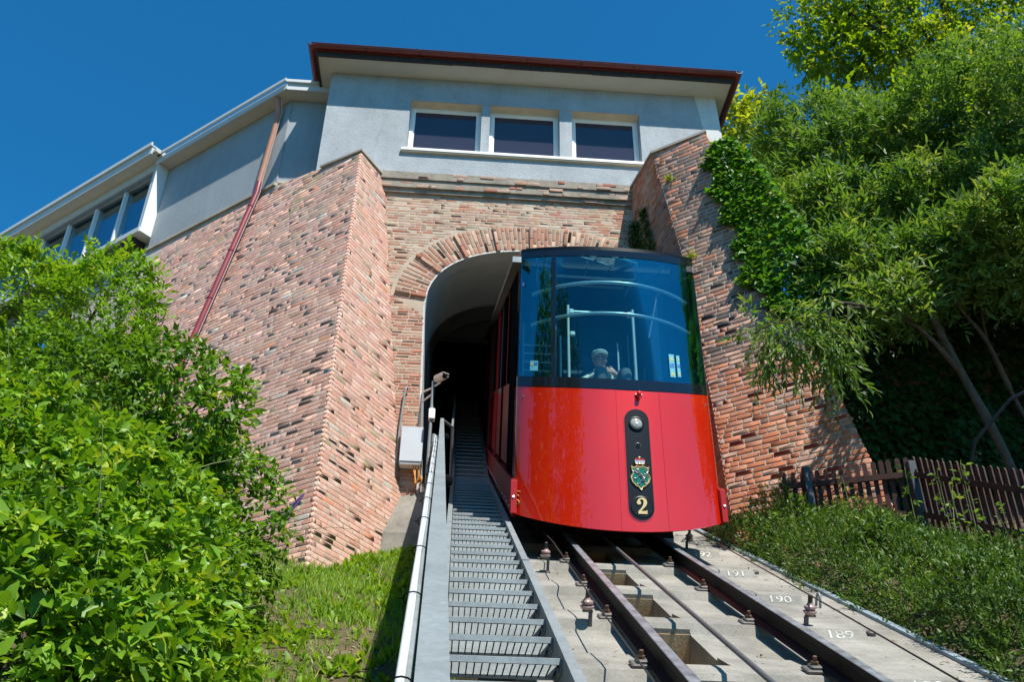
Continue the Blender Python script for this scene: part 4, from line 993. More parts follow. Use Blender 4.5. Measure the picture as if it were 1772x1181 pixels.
# sides
def sbox(m, X, th, y0, y1, z0, z1, side, mi=0):
    def tf(x, y, z):
        Xw = CXC + side * (hw(z) - X - x); return shear(Xw, y, z)
    m.box((0, y0, z0), (th, y1, z1), mi, tf); return m
for side in (-1, 1):
    part('side_return', sbox(MB(), 0, .03, YF + .001, 9.40, 3.95, ZBELT, side), 'red', car)
    part('corner_glass_return', sbox(MB(), 0, .008, YF + .001, 9.40, ZBELT + .05, ZTOP - .08, side), 'black_gloss', car)
    part('door_gap_post', sbox(MB(), .0, .06, 9.42, 10.55, 3.99, ZTOP - .18, side), 'rubber', car)
    y = 10.56; k = 0
    while y < 20.4:
        L = 1.62
        part('side_panel', sbox(MB(), .006, .03, y, y + L - .20, 4.05, ZBELT, side), 'red_flat', car)
        wn = part('side_window', sbox(MB(), .012, .008, y, y + L - .20, ZBELT + .09, ZTOP - .20, side), 'glass_side', car)
        part('window_bar', sbox(sbox(MB(), .002, .02, y + L * .42, y + L * .42 + .06, ZBELT + .09, ZTOP - .2, side), .004, .02, y, y + L - .2, ZBELT + .001, ZBELT + .089, side), 'iron' if k % 2 else 'red_flat', wn)
        part('side_post', sbox(MB(), -.012, .07, y + L - .199, y + L - .001, 4.0, ZTOP - .18, side), 'rubber' if k % 2 == 0 else 'red_flat', car)
        y += L; k += 1
    part('header_rail', sbox(MB(), -.10 if side < 0 else .03, .10, 8.98, 20.6, ZTOP - .165, ZTOP - .08, side), 'iron', car)
    part('header_cap', sbox(MB(), -.105 if side < 0 else .05, .10, 8.95, 8.978, ZTOP - .165, ZTOP - .085, side), 'galv_dark' if side < 0 else 'black', car)
    part('sill_ledge', sbox(MB(), -.028, .10, 9.101, 20.6, 3.93, 3.985, side), 'red_flat', car)
    sk = part('side_skirt', sbox(MB(), -.012, .03, 9.101, 20.6, 3.58, 3.929, side), 'red_flat', car)
    bo = MB()
    for q in range(24):
        yb = 9.4 + q * .45; c = Vector(shear(CXC + side * (hw(3.7) + .020), yb, 3.66)); bo.lathe(c, (side, 0, 0), [(.013, 0), (.013, .008), (.0, .012)], 8)
    part('skirt_bolt', bo, 'chrome', sk)
    bu = part('bumper_block', sbox(MB(), -.03, .06, 9.02, 9.10, 3.62, 3.99, side), 'red_flat', car)
    part('bumper_face', MB().bbox((CXC + side * 1.082 - .03, 9.005, 3.63), (CXC + side * 1.082 + .03, 9.019, 3.98), .004, tf=shear), 'red_flat', bu)
    part('bumper_bolt', MB().lathe(shear(CXC + side * 1.085, 9.004, 3.80), (0, -1, 0), [(.014, 0), (.014, .008), (0, .012)], 8), 'chrome', bu)
    if side < 0:
        gm = [shear(CXC - 1.045 + .03 * math.cos(a), 8.875 - .0 * a, 3.77 + .05 * math.sin(a)) for a in np.linspace(.9, 5.9, 14)]
        part('yellow_mark', MB().tube([front(-.965 + .022 * math.cos(a), 3.77 + .05 * math.sin(a), .006) for a in np.linspace(.9, 5.9, 14)] + [front(-.965, 3.765, .006)], .005, 5).tube([front(-.99, 3.86, .006), front(-.94, 3.86, .006)], .004, 5), 'sticker_yellow', car)
# plain end and inside
part('rear_wall', MB().box((CXC - 1.0, 20.6, 3.7), (CXC + 1.0, 20.7, ZTOP), tf=shear), 'red_flat', car)
fl = part('cab_floor', MB().box((CXC - 1.0, 9.0, 4.90), (CXC + 1.0, 10.9, 4.93), tf=lambda x, y, z: (x, y, z)), 'cab_floor', car)
part('floor_slab', MB().box((CXC - 1.0, 9.35, 3.62), (CXC + 1.0, 20.5, 3.75), tf=shear), 'under', car)
part('floor_nose', MB().prism([front(q * .97, 3.66, -.04) for q in qs(-1, 1, 20)], (0, 0, .04)), 'under', car)
ug = MB().box((CXC - .75, 9.9, 3.30), (CXC + .75, 20.0, 3.6), tf=shear)
for y in (10.4, 12.0, 18.0, 19.6):
    for sx in (-.5, .5): ug.lathe((CXC + sx - .05, y, tz(y) + .17), (1, 0, 0), [(.05, 0), (.22, .001), (.22, .03), (.19, .035), (.19, .1), (.05, .101)], 18)
part('undercarriage', ug, 'under', car, 40)
# cab interior: side linings, partition, door recess, ceiling tubes
part('partition', MB().box((CXC - 1.0, 10.86, 4.94), (CXC - .42, 10.92, 7.70)).box((CXC + .48, 10.86, 4.94), (CXC + 1.0, 10.92, 7.70)).box((CXC - .42, 10.86, 7.0), (CXC + .48, 10.92, 7.7)), 'cab_wall', car)
def rrect(x0, x1, z0, z1, r, y, n=6):
    P = []
    for cx_, cz_, a0 in ((x1 - r, z1 - r, 0), (x0 + r, z1 - r, 90)):
        P += [(cx_ + r * math.cos(R(a0 + 90 * i / n)), y, cz_ + r * math.sin(R(a0 + 90 * i / n))) for i in range(n + 1)]
    return P + [(x0, y, z0), (x1, y, z0)]
part('partition_door', MB().prism(rrect(CXC - .42, CXC + .48, 4.94, 7.02, .12, 10.84), (0, .04, 0)), 'cab_wall2', car)
part('seat_back', MB().prism(rrect(CXC - .38, CXC + .42, 4.95, 6.30, .14, 10.42), (0, .07, 0)), 'cab_wall', car)
part('seat', MB().bbox((CXC - .38, 9.80, 4.95), (CXC + .42, 10.41, 5.18), .04), 'cab_wall', car)
for side in (-1, 1):
    part('cab_lining', MB().box((CXC + side * .99 - .01, 9.15, 4.94), (CXC + side * .99 + .01, 10.85, 5.95 if side < 0 else 5.5)), 'cab_wall2', car)
part('control_ledge', MB().box((CXC - .98, 9.5, 5.30), (CXC - .62, 10.5, 5.42)), 'cab_wall2', car)
part('rear_lining', MB().box((CXC - .96, 13.8, 4.5), (CXC + .96, 13.86, 9.3)), 'cab_wall', car)
tm = MB()
def arcbar(z, o, q0=-.93, q1=.93): return [front(q, z - .5208 * 0, o) for q in qs(q0, q1, 28)]
part('front_handrail', MB().tube([(front(q, 6.42, -.10)[0], front(q, 6.42, -.10)[1], 6.30 - .30 * abs(q) ** 1.5 * 0 - .02) for q in qs(-.93, .93, 28)], .021, 8), 'chrome', car, 60)
part('front_handrail', MB().tube([(front(q, 5.98, -.10)[0], front(q, 5.98, -.10)[1], 5.86) for q in qs(-.93, .93, 28)], .021, 8), 'chrome', car, 60)
part('grab_frame', MB().tube([(1.30, 9.8, 4.94), (1.30, 9.8, 6.66)], .02, 10).tube([(2.11, 9.8, 4.94), (2.11, 9.8, 6.64)], .02, 10).tube([(1.30, 9.8, 6.57), (2.11, 9.8, 6.57)], .019, 10).tube([(1.22, 9.95, 4.94), (1.22, 9.95, 6.3)], .015, 8).tube([(2.0, 10.3, 4.94), (2.0, 10.3, 6.45)], .015, 8), 'chrome', car, 60)
part('frame_clamp', MB().bbox((1.31, 9.77, 6.54), (1.37, 9.83, 6.60), .008).bbox((2.04, 9.77, 6.54), (2.10, 9.83, 6.60), .008).bbox((1.32, 9.77, 5.20), (1.40, 9.82, 5.26), .008).bbox((2.12, 9.77, 5.20), (2.20, 9.82, 5.26), .008).bbox((1.32, 9.77, 6.22), (1.38, 9.82, 6.27), .008), 'white', car)
lo_ = [(CXC - .62 + .0, 10.7, 7.42), (CXC - .72, 10.4, 7.40), (CXC - .74, 10.0, 7.38), (CXC - .62, 9.75, 7.36), (CXC - .3, 9.66, 7.36), (CXC + .2, 9.66, 7.36), (CXC + .5, 9.78, 7.36), (CXC + .55, 10.1, 7.38), (CXC + .5, 10.6, 7.42)]
part('ceiling_loop', MB().tube(lo_, .019, 8), 'chrome', car, 60)
rd = MB()
for k in range(5):
    z = 6.15 + .13 * k; rd.tube([(CXC - .95, 10.80, z), (CXC - .45, 10.80, z)], .012, 6)
for k in range(4): rd.tube([(CXC + .55 + k * .1, 10.8, 4.95), (CXC + .55 + k * .1, 10.8, 6.9 - k * .25)], .012, 6)
for k in range(6):
    x = CXC - .8 + k * .32; rd.tube([(x, 9.6, 7.15), (x + .12 * (-1) ** k, 10.8, 7.75)], .008, 5)
part('rail_set', rd, 'chrome', car, 60)
for k, y in enumerate((9.9, 10.6)):
    part('ceiling_lamp', MB().box((CXC - .6, y, 7.18 + .5208 * (y - 9.9)), (CXC + .5, y + .03, 7.20 + .5208 * (y - 9.9))), 'white', car)
# stickers on the glass
def stick(name, q, z, wq, hz, mat, parent, o=.0045): return part(name, cpanel(q - wq / 2, q + wq / 2, z - hz / 2, z + hz / 2, 2, o, .0008, 1), mat, parent)
def picto(q, z, kind, parent, sc=1.0, o=.006):
    if kind == 'tri':
        P = [front(q - .021 * sc, z - .026 * sc, o), front(q + .021 * sc, z - .026 * sc, o), front(q, z + .024 * sc, o)]
        pp = part('warning_triangle', MB().prism(P, (0, -.0008, 0)), 'sticker_yellow', parent)
        c = Vector(front(q, z - .008 * sc, o + .002)); part('triangle_mark', MB().prism([c + Vector((-.004, 0, -.012)) * sc, c + Vector((.004, 0, -.012)) * sc, c + Vector((.005, 0, .018)) * sc, c + Vector((-.003, 0, .016)) * sc], (0, -.0006, 0)), 'rubber', pp) if False else None
    else:
        stick('pictogram_square', q, z, .044 * sc, .052 * sc, 'sticker_blue', parent, o)
        for dq, dz in ((-.008, .006), (.006, -.008)): stick('pictogram_mark', q + dq * sc, z + dz * sc, .010 * sc, .016 * sc, 'sticker', parent, o + .0012)
s1 = stick('notice_sticker', -.84, 5.345, .075, .125, 'sticker', car); picto(-.858, 5.37, 'tri', s1, .8); picto(-.823, 5.37, 'sq', s1, .75)
s2 = stick('notice_sticker', .56, 5.42, .060, .285, 'sticker', car); picto(.56, 5.51, 'tri', s2); picto(.56, 5.42, 'sq', s2); picto(.56, 5.325, 'tri', s2)
s3 = stick('notice_sticker', .635, 5.42, .038, .27, 'sticker', car); picto(.638, 5.51, 'tri', s3, .7); picto(.638, 5.42, 'sq', s3, .7); picto(.638, 5.33, 'tri', s3, .7)
s4 = stick('notice_sticker', -.965, 6.44, .03, .075, 'sticker_blue', car); stick('pictogram_mark', -.965, 6.44, .012, .035, 'sticker', s4, .0062)
# bracket below the belt
br = part('flag_bracket', cpanel(.135, .205, 5.025, 5.047, 3, .012, .012, 1), 'red', car)
part('bracket_socket', MB().lathe(Vector(front(.17, 5.03, .01)), (0, -1, .1), [(.026, 0), (.026, .03), (.014, .06), (0, .061)], 12).bbox((front(.17, 5, 0)[0] - .015, front(.17, 5, 0)[1] - .045, front(.17, 4.985)[2]), (front(.17, 5, 0)[0] + .015, front(.17, 5, 0)[1] - .005, front(.17, 5.02)[2]), .004), 'red', br, 50)
for q in (.142, .198): part('bracket_screw', MB().lathe(Vector(front(q, 5.036, .012)), (0, -1, 0), [(.009, 0), (.008, .005), (0, .006)], 8), 'chrome', br)
# black plate with lamp, crest and number
PX, PZ0, PZ1, PWd = 1.835, 3.652, 4.865, .128
def fq(X, zc): return (X - CXC) / hw(zc)
def onfront(dx, zc, o): return front(fq(PX + dx, zc), zc, o)
pl = MB(); rows = []
zsP = np.concatenate([PZ0 + PWd - PWd * np.cos(np.linspace(0, math.pi / 2, 9)), np.linspace(PZ0 + PWd, PZ1 - PWd, 8)[1:-1], PZ1 - PWd + PWd * np.sin(np.linspace(0, math.pi / 2, 9))])
def pw(z):
    if z < PZ0 + PWd: return math.sqrt(max(0, PWd ** 2 - (PZ0 + PWd - z) ** 2))
    if z > PZ1 - PWd: return math.sqrt(max(0, PWd ** 2 - (z - PZ1 + PWd) ** 2))
    return PWd
def plate(o, w_, mat, name, parent, th=.006):
    g = []; f = []; W = 7
    for z in zsP:
        for i in range(W): g.append(onfront((pw(z) + w_) * (2 * i / (W - 1) - 1), PZ0 + (z - PZ0) * 1.0 + w_ * (2 * (z - PZ0) / (PZ1 - PZ0) - 1), o))
    for k in range(len(zsP) - 1):
        for i in range(W - 1): a = k * W + i; f.append((a, a + 1, a + W + 1, a + W))
    rim = [k * W for k in range(len(zsP))] + [k * W + W - 1 for k in range(len(zsP) - 1, -1, -1)]
    n0 = len(g); base = []
    for z, sgn in [(z, -1) for z in zsP] + [(z, 1) for z in zsP[::-1]]: g.append(onfront(sgn * (pw(z) + w_), z + w_ * (2 * (z - PZ0) / (PZ1 - PZ0) - 1), o - th))
    for i in range(len(rim)): j = (i + 1) % len(rim); f.append((rim[i], rim[j], n0 + j, n0 + i))
    return part(name, MB().add(g, f), mat, parent, 40)
plate(.003, .010, 'red', 'plate_rim', car)
pt = plate(.0065, .0, 'black', 'number_plate', car)
nF = Vector(onfront(0, 4.2, 1)) - Vector(onfront(0, 4.2, 0)); nF.normalize(); uF = (Vector(onfront(.05, 4.2, 0)) - Vector(onfront(-.05, 4.2, 0))).normalized(); wF = Vector((0, 0, 1))
def pf(x, zc, o): 
    c = Vector(onfront(0, zc, 0)); return c + uF * x + nF * o
hl = part('headlight', MB().lathe(pf(-.005, 4.695, .006), nF, [(.078, 0), (.078, .014), (.068, .016), (.066, .008)], 28), 'black', pt, 40)
part('headlight_lens', MB().lathe(pf(-.008, 4.695, .008), nF, [(.066, 0), (.062, .008), (.045, .018), (.02, .023), (.0, .024)], 28), 'lens', hl, 60)
part('headlight_bulb', MB().lathe(pf(-.008, 4.69, .030), nF, [(.018, 0), (.014, .004), (0, .006)], 14), simple('pale_bulb_reflex', (.75, .75, .68), .2), hl, 60)
cd = part('lens_dome', MB().lathe(pf(.0, 4.455, .006), nF, [(.024, 0), (.024, .006), (.017, .008), (.014, .014), (.008, .019), (0, .021)], 18), 'black_gloss', pt, 60)
part('lens_ring', MB().lathe(pf(.0, 4.455, .006), nF, [(.027, 0), (.027, .004), (.0225, .006)], 18), 'iron', cd, 60)
nd = part('number_disc', MB().lathe(pf(.004, 3.790, .006), nF, [(.112, 0), (.112, .004), (.106, .006), (.105, .003)], 36), 'black', pt, 40)
# the numeral 2, drawn as an outline with a ball, a swelling bowl and a flat foot
ctr = [(-.62, .52, .16), (-.50, .78, .13), (-.22, .97, .10), (.10, .98, .14), (.38, .80, .22), (.45, .50, .25), (.34, .20, .22), (.10, -.12, .15), (-.20, -.42, .12), (-.46, -.66, .12)]
m = MB(); rings = []
def bez(t):
    t *= len(ctr) - 1; i = min(int(t), len(ctr) - 2); f = t - i
    p = [ctr[max(0, i - 1)], ctr[i], ctr[i + 1], ctr[min(len(ctr) - 1, i + 2)]]
    return [.5 * ((2 * p[1][k]) + (-p[0][k] + p[2][k]) * f + (2 * p[0][k] - 5 * p[1][k] + 4 * p[2][k] - p[3][k]) * f * f + (-p[0][k] + 3 * p[1][k] - 3 * p[2][k] + p[3][k]) * f ** 3) for k in range(3)]
SC = .068
def np2(x, y, o): return tuple(pf(.006 + x * SC, 3.795 + y * SC * 1.17, o))
for i in range(37):
    a, b, c = bez(max(0, i / 36 - .01)), bez(i / 36), bez(min(1, i / 36 + .01))
    tx, ty = c[0] - a[0], c[1] - a[1]; l = math.hypot(tx, ty); nx_, ny_ = -ty / l, tx / l
    rings.append([np2(b[0] + nx_ * b[2], b[1] + ny_ * b[2], .007), np2(b[0] - nx_ * b[2], b[1] - ny_ * b[2], .007), np2(b[0] - nx_ * b[2], b[1] - ny_ * b[2], .016), np2(b[0] + nx_ * b[2], b[1] + ny_ * b[2], .016)])
m.loft(rings); m.lathe(np2(-.50, .46, .007), nF, [(.021, 0), (.021, .0095), (0, .0096)], 18)
m.prism([np2(-.66, -1.0, .007), np2(.66, -1.0, .007), np2(.68, -.52, .007), np2(.56, -.52, .007), np2(.50, -.62, .007), np2(-.66, -.62, .007)], nF * .0088)
part('brass_number', m, 'gold', pt)
# crest: crown above a green shield with a silver panther
SZ = 4.115
def cz(x, y, o): return tuple(pf(.003 + x, SZ + y, o))
sh = [(-.088, .105), (-.075, .085), (-.052, .092), (-.03, .105), (0, .093), (.03, .105), (.052, .092), (.075, .085), (.090, .10), (.082, .055), (.070, .03), (.092, .0), (.098, -.02), (.084, -.065), (.05, -.105), (.022, -.118), (0, -.150), (-.022, -.118), (-.05, -.105), (-.084, -.065), (-.098, -.02), (-.092, .0), (-.070, .03), (-.082, .055)]
cr = part('crest_shield', MB().prism([cz(x, y, .006) for x, y in sh], nF * .006), 'gold', pt)
part('shield_edge', MB().tube([cz(x, y, .014) for x, y in sh + sh[:1]], .0065, 6), 'gold', cr, 60)
part('shield_field', MB().prism([cz(x * .88, y * .88 - .002, .0122) for x, y in sh], nF * .002), 'enamel_green', cr)
pm = MB()
def limb(pts, r0, r1): pm.tube([cz(x, y, .019) for x, y in pts], list(np.linspace(r0, r1, len(pts))), 6)
limb([(-.028, .058), (-.012, .035), (.012, .008), (.022, -.02), (.026, -.045)], .014, .017)       # trunk
limb([(-.016, .058), (-.026, .064), (-.042, .056)], .012, .007)                                    # head and muzzle
limb([(-.022, .064), (-.016, .080)], .005, .002); limb([(-.030, .066), (-.030, .080)], .005, .002)  # horns/ears
limb([(-.010, .040), (-.035, .030), (-.055, .050), (-.066, .044)], .009, .005)                     # raised foreleg
limb([(.004, .016), (-.024, -.004), (-.040, -.030), (-.058, -.028)], .009, .005)                   # lower foreleg
limb([(.024, -.040), (-.002, -.058), (-.012, -.085), (-.030, -.088)], .012, .005)                  # hind leg
limb([(.030, -.045), (.046, -.064), (.044, -.088), (.062, -.088)], .012, .005)                     # other hind leg
limb([(.028, -.030), (.054, -.022), (.050, .012), (.066, .034), (.050, .052), (.058, .070)], .006, .003)  # tail
limb([(.056, .014), (.040, .028)], .004, .002); limb([(.064, .036), (.078, .046)], .004, .002)
for (x, y) in ((-.066, .044), (-.058, -.028), (-.030, -.088), (.062, -.088)):
    for dx, dy in ((-.010, .006), (-.012, -.003), (-.008, -.010)): limb([(x, y), (x + dx, y + dy)], .004, .0015)
part('silver_panther', pm, 'silver', cr, 60)
part('red_flame', MB().tube([cz(-.044, .054, .022), cz(-.056, .060, .020)], [.005, .001], 5).tube([cz(.012, -.005, .034), cz(.018, -.012, .034)], .003, 5).tube([cz(.062, -.004, .02), cz(.07, .004, .02)], .003, 5), 'enamel_red', cr)
kb = MB()
kb.prism([cz(x, y, .007) for x, y in [(-.044, .125), (.044, .125), (.054, .165), (.036, .172), (0, .168), (-.036, .172), (-.054, .165)]], nF * .012)
cw = part('crown', kb, 'silver', pt)
part('crown_cap', MB().prism([cz(x, y, .010) for x, y in [(-.046, .166), (.046, .166), (.050, .180), (.030, .190), (.008, .184), (-.008, .184), (-.030, .190), (-.050, .180)]], nF * .010).box((-.001, 0, 0), (0, .001, .001)) if False else MB().prism([cz(x, y, .010) for x, y in [(-.046, .166), (.046, .166), (.050, .180), (.030, .190), (.008, .184), (-.008, .184), (-.030, .190), (-.050, .180)]], nF * .010), 'enamel_red', cw)
gk = MB()
for x in (-.045, -.015, .015, .045): gk.tube([cz(x, .128, .022), cz(x * 1.1, .166, .022)], [.006, .004], 6)
gk.tube([cz(-.046, .126, .02), cz(.046, .126, .02)], .006, 6).tube([cz(0, .184, .016), cz(0, .212, .016)], .004, 6).tube([cz(-.010, .202, .016), cz(.010, .202, .016)], .003, 6)
part('crown_trim', gk, 'gold', cw, 60)

# ================================================================== PERSON in the cab
per = thing('person', 'seated man in a pale flat cap, cream jacket and grey trousers behind the car windscreen', 'person', (1.74, 9.9, 5.18))
J = {'pelvis': ((1.745, 10.05, 5.30), .155), 'belly': ((1.735, 10.06, 5.46), .150), 'chest': ((1.72, 10.03, 5.66), .150), 'neck0': ((1.705, 9.98, 5.80), .066), 'neck': ((1.70, 9.955, 5.86), .056),
     'hipL': ((1.64, 9.95, 5.28), .100), 'kneeL': ((1.615, 9.36, 5.52), .080), 'shinL': ((1.60, 9.36, 5.18), .055), 'ankL': ((1.60, 9.38, 5.00), .04), 'toeL': ((1.58, 9.20, 4.965), .035),
     'hipR': ((1.85, 9.95, 5.28), .100), 'kneeR': ((1.895, 9.36, 5.52), .080), 'shinR': ((1.91, 9.36, 5.18), .055), 'ankR': ((1.91, 9.38, 5.00), .04), 'toeR': ((1.93, 9.20, 4.965), .035),
     'shL': ((1.56, 10.0, 5.74), .078), 'elL': ((1.425, 9.80, 5.50), .062), 'wrL': ((1.60, 9.60, 5.565), .034), 'haL': ((1.655, 9.55, 5.60), .030),
     'shR': ((1.88, 10.0, 5.74), .078), 'elR': ((2.02, 9.80, 5.47), .062), 'wrR': ((1.84, 9.60, 5.565), .034), 'haR': ((1.78, 9.55, 5.60), .030)}
BN = [('pelvis', 'belly'), ('belly', 'chest'), ('chest', 'neck0'), ('neck0', 'neck'), ('pelvis', 'hipL'), ('hipL', 'kneeL'), ('kneeL', 'shinL'), ('shinL', 'ankL'), ('ankL', 'toeL'), ('pelvis', 'hipR'), ('hipR', 'kneeR'), ('kneeR', 'shinR'), ('shinR', 'ankR'), ('ankR', 'toeR'),
      ('chest', 'shL'), ('shL', 'elL'), ('elL', 'wrL'), ('wrL', 'haL'), ('chest', 'shR'), ('shR', 'elR'), ('elR', 'wrR'), ('wrR', 'haR')]
fing = []
for S_, sx in (('L', 1), ('R', -1)):
    h = Vector(J['ha' + S_][0])
    for k in range(4):
        f0 = h + Vector((sx * .028, -.012, .020 - .016 * k)); L_ = (.036, .042, .040, .032)[k]
        a, b, c = f0, f0 + Vector((sx * L_ * .8, -.016, .006)), f0 + Vector((sx * L_ * 1.5, -.004, -.012))
        J['f%s%d0' % (S_, k)] = (tuple(a), .0098); J['f%s%d1' % (S_, k)] = (tuple(b), .0088); J['f%s%d2' % (S_, k)] = (tuple(c), .0072)
        BN += [('ha' + S_, 'f%s%d0' % (S_, k)), ('f%s%d0' % (S_, k), 'f%s%d1' % (S_, k)), ('f%s%d1' % (S_, k), 'f%s%d2' % (S_, k))]
    J['t%s0' % S_] = (tuple(h + Vector((sx * .010, -.010, .036))), .011); J['t%s1' % S_] = (tuple(h + Vector((sx * .036, -.022, .050))), .009)
    BN += [('ha' + S_, 't%s0' % S_), ('t%s0' % S_, 't%s1' % S_)]
keys = list(J); me = bpy.data.meshes.new('body_cage')
me.from_pydata([J[k][0] for k in keys], [(keys.index(a), keys.index(b)) for a, b in BN], [])
tmpo = bpy.data.objects.new('body_cage', me); COL.objects.link(tmpo)
sk_ = tmpo.modifiers.new('Skin', 'SKIN'); sk_.use_smooth_shade = True
for i, k in enumerate(keys): r = J[k][1]; me.skin_vertices[0].data[i].radius = (r, r)
me.skin_vertices[0].data[0].use_root = True
ss = tmpo.modifiers.new('Subsurf', 'SUBSURF'); ss.levels = 2; ss.render_levels = 2
dg = bpy.context.evaluated_depsgraph_get(); dg.update()
bme = bpy.data.meshes.new_from_object(tmpo.evaluated_get(dg)); bpy.data.objects.remove(tmpo)
bv = np.empty(len(bme.vertices) * 3); bme.vertices.foreach_get('co', bv); bv = bv.reshape(-1, 3)
# head: a sculpted ellipsoid with brow, nose, lips, chin, ears
hc = np.array([1.697, 9.925, 5.965]); HV = []; HF = []; NU, NV = 40, 28
for j in range(NV + 1):
    ph = math.pi * j / NV
    for i in range(NU):
        a = 2 * math.pi * i / NU
        x, y, z = math.sin(ph) * math.sin(a), -math.sin(ph) * math.cos(a), math.cos(ph)
        px, py, pz = x * .078, y * .098, z * .122
        if z < 0: px *= 1 - .26 * z * z; py *= 1 - .12 * z * z
        fr_ = max(0, -y) ** 2
        def gz_(cx, czz, sx, sz): return math.exp(-((px - cx) / sx) ** 2 - ((pz - czz) / sz) ** 2) * (1 if y < -.2 else 0)
        py -= .026 * gz_(0, -.022, .013, .022) + .012 * gz_(0, .0, .008, .02) + .006 * gz_(0, .026, .045, .010) + .008 * gz_(0, -.066, .024, .008) + .010 * gz_(0, -.1, .025, .018)
        py += .010 * (gz_(-.030, .008, .016, .011) + gz_(.030, .008, .016, .011)) + .004 * gz_(0, -.0665, .02, .003)
        ear = math.exp(-((abs(x) - 1) / .25) ** 2 - ((py - .012) / .020) ** 2 - ((pz + .008) / .028) ** 2) * .020; px += math.copysign(ear, x)
        HV.append((hc[0] + px, hc[1] + py, hc[2] + pz))
for j in range(NV):
    for i in range(NU): i2 = (i + 1) % NU; HF.append((j * NU + i, (j + 1) * NU + i, (j + 1) * NU + i2, j * NU + i2))
allv = [tuple(p) for p in bv] + HV; nb = len(bv)
allf = [tuple(p.vertices) for p in bme.polygons] + [tuple(i + nb for i in f) for f in HF]
mi = []
for f in allf:
    c = np.mean([allv[i] for i in f], 0)
    dL = min(np.linalg.norm(c - np.array(J['ha' + s][0])) for s in 'LR')
    leg = min((lambda p, a, b: np.linalg.norm(p - (a + (b - a) * max(0, min(1, (p - a) @ (b - a) / ((b - a) @ (b - a)))))))(c, np.array(J[q + s][0]), np.array(J[w_ + s][0])) for s in 'LR' for q, w_ in (('hip', 'knee'), ('knee', 'ank')))
    if f[0] >= nb or c[2] > 5.835: mi.append(0)
    elif dL < .075: mi.append(0)
    elif leg < .105 and (c[1] < 9.92 or c[2] < 5.3): mi.append(2)
    elif c[2] < 5.0: mi.append(3)
    elif abs(c[0] - 1.72) < .11 and c[1] < 9.98: mi.append(3)
    else: mi.append(1)
B_ = MB(); B_.v = allv; B_.f = allf; B_.m = mi
bo_ = link('body', B_.mesh('body', ['skin', 'jacket', 'trousers', 'waistcoat'], 0, ORG['person']), per)
bo_.data.polygons.foreach_set('use_smooth', [True] * len(allf)); bpy.data.meshes.remove(bme)
cpv = MB(); rings = []
for z, kx, ky, oy in ((.030, 1.08, 1.06, .0), (.045, 1.20, 1.18, -.005), (.062, 1.30, 1.28, -.014), (.082, 1.22, 1.25, -.018), (.104, .95, 1.0, -.010), (.120, .5, .55, -.0), (.124, .05, .05, 0)):
    rings.append([(hc[0] + .080 * kx * math.cos(a), hc[1] + oy + .100 * ky * math.sin(a), hc[2] + z + (-.010 if math.sin(a) < -.5 else 0)) for a in np.linspace(0, 2 * math.pi, 25)[:-1]])
cpv.loft(rings)
cpv.loft([[(hc[0] + .074 * math.cos(a), hc[1] - .095 + (-.055 if k < 2 else -.0) * abs(math.sin(a)), hc[2] + .036 + dz + .0 * a) for a in np.linspace(math.pi, 2 * math.pi, 13)] for k, dz in ((0, -.012), (1, -.004), (2, .010), (3, .012))], 0, True, True)
part('flat_cap', cpv, 'cap', per, 60)
for sx in (-1, 1): part('eye', MB().lathe((hc[0] + sx * .030, hc[1] - .080, hc[2] + .008), (0, -1, 0), [(.011, 0), (.008, .005), (0, .007)], 10), 'eye', per, 60)
part('hair', MB().loft([[(hc[0] + .081 * k * math.cos(a), hc[1] + .012 + .095 * k * math.sin(a), hc[2] + z) for a in np.linspace(.05, math.pi - .05, 13)] + [(hc[0] + .070 * k * math.cos(a), hc[1] + .010 + .080 * k * math.sin(a), hc[2] + z) for a in np.linspace(math.pi - .05, .05, 13)] for z, k in ((-.05, .9), (0, 1.02), (.04, 1.02))]), simple('grey_hair', (.30, .29, .28), .8), per, 60)
part('shirt_collar', MB().tube([(hc[0] - .07, hc[1] + .02, 5.83), (hc[0] - .05, hc[1] - .03, 5.815), (hc[0], hc[1] - .055, 5.795), (hc[0] + .05, hc[1] - .03, 5.815), (hc[0] + .07, hc[1] + .02, 5.83)], .016, 8), 'shirt', per, 60)
for S_ in 'LR':
    a, b = Vector(J['el' + S_][0]), Vector(J['wr' + S_][0]); part('shirt_cuff', MB().tube([b.lerp(a, .25), b.lerp(a, -.05)], [.050, .042], 10), 'shirt', per, 60)

# ================================================================== VEGETATION
def leaf_template(kind):
    if kind == 'ovate':
        v = [(0, 0, 0), (-.27, .30, .07), (.27, .30, .07), (0, .42, 0), (-.19, .68, .04), (.19, .68, .04), (0, 1, -.10)]
    elif kind == 'lance':
        v = [(0, 0, 0), (-.115, .30, .03), (.115, .30, .03), (0, .42, .03), (-.09, .70, -.01), (.09, .70, -.01), (0, 1, -.13)]
    elif kind == 'leaflet':
        v = [(0, 0, 0), (-.19, .32, .04), (.19, .32, .04), (0, .45, 0), (-.15, .70, .02), (.15, .70, .02), (0, 1, -.05)]
    elif kind == 'ivy':
        v = [(0, 0, 0), (-.48, .18, .05), (.48, .18, .05), (0, .42, 0), (-.26, .60, .02), (.26, .60, .02), (0, 1, -.08)]
    elif kind == 'blade':
        v = [(-.05, 0, 0), (.05, 0, 0), (.045, .4, .0), (-.045, .4, .0), (-.03, .75, -.08), (.03, .75, -.08), (0, 1, -.25)]
        return np.array(v, float), np.array([[0, 1, 2], [0, 2, 3], [3, 2, 5], [3, 5, 4], [4, 5, 6], [4, 5, 6]])[:5]
    f = [(0, 3, 1), (0, 2, 3), (1, 3, 4), (3, 2, 5), (4, 3, 6), (3, 5, 6)]
    return np.array(v, float), np.array(f)
def unitv(a): return a / np.maximum(np.linalg.norm(a, axis=-1, keepdims=True), 1e-9)
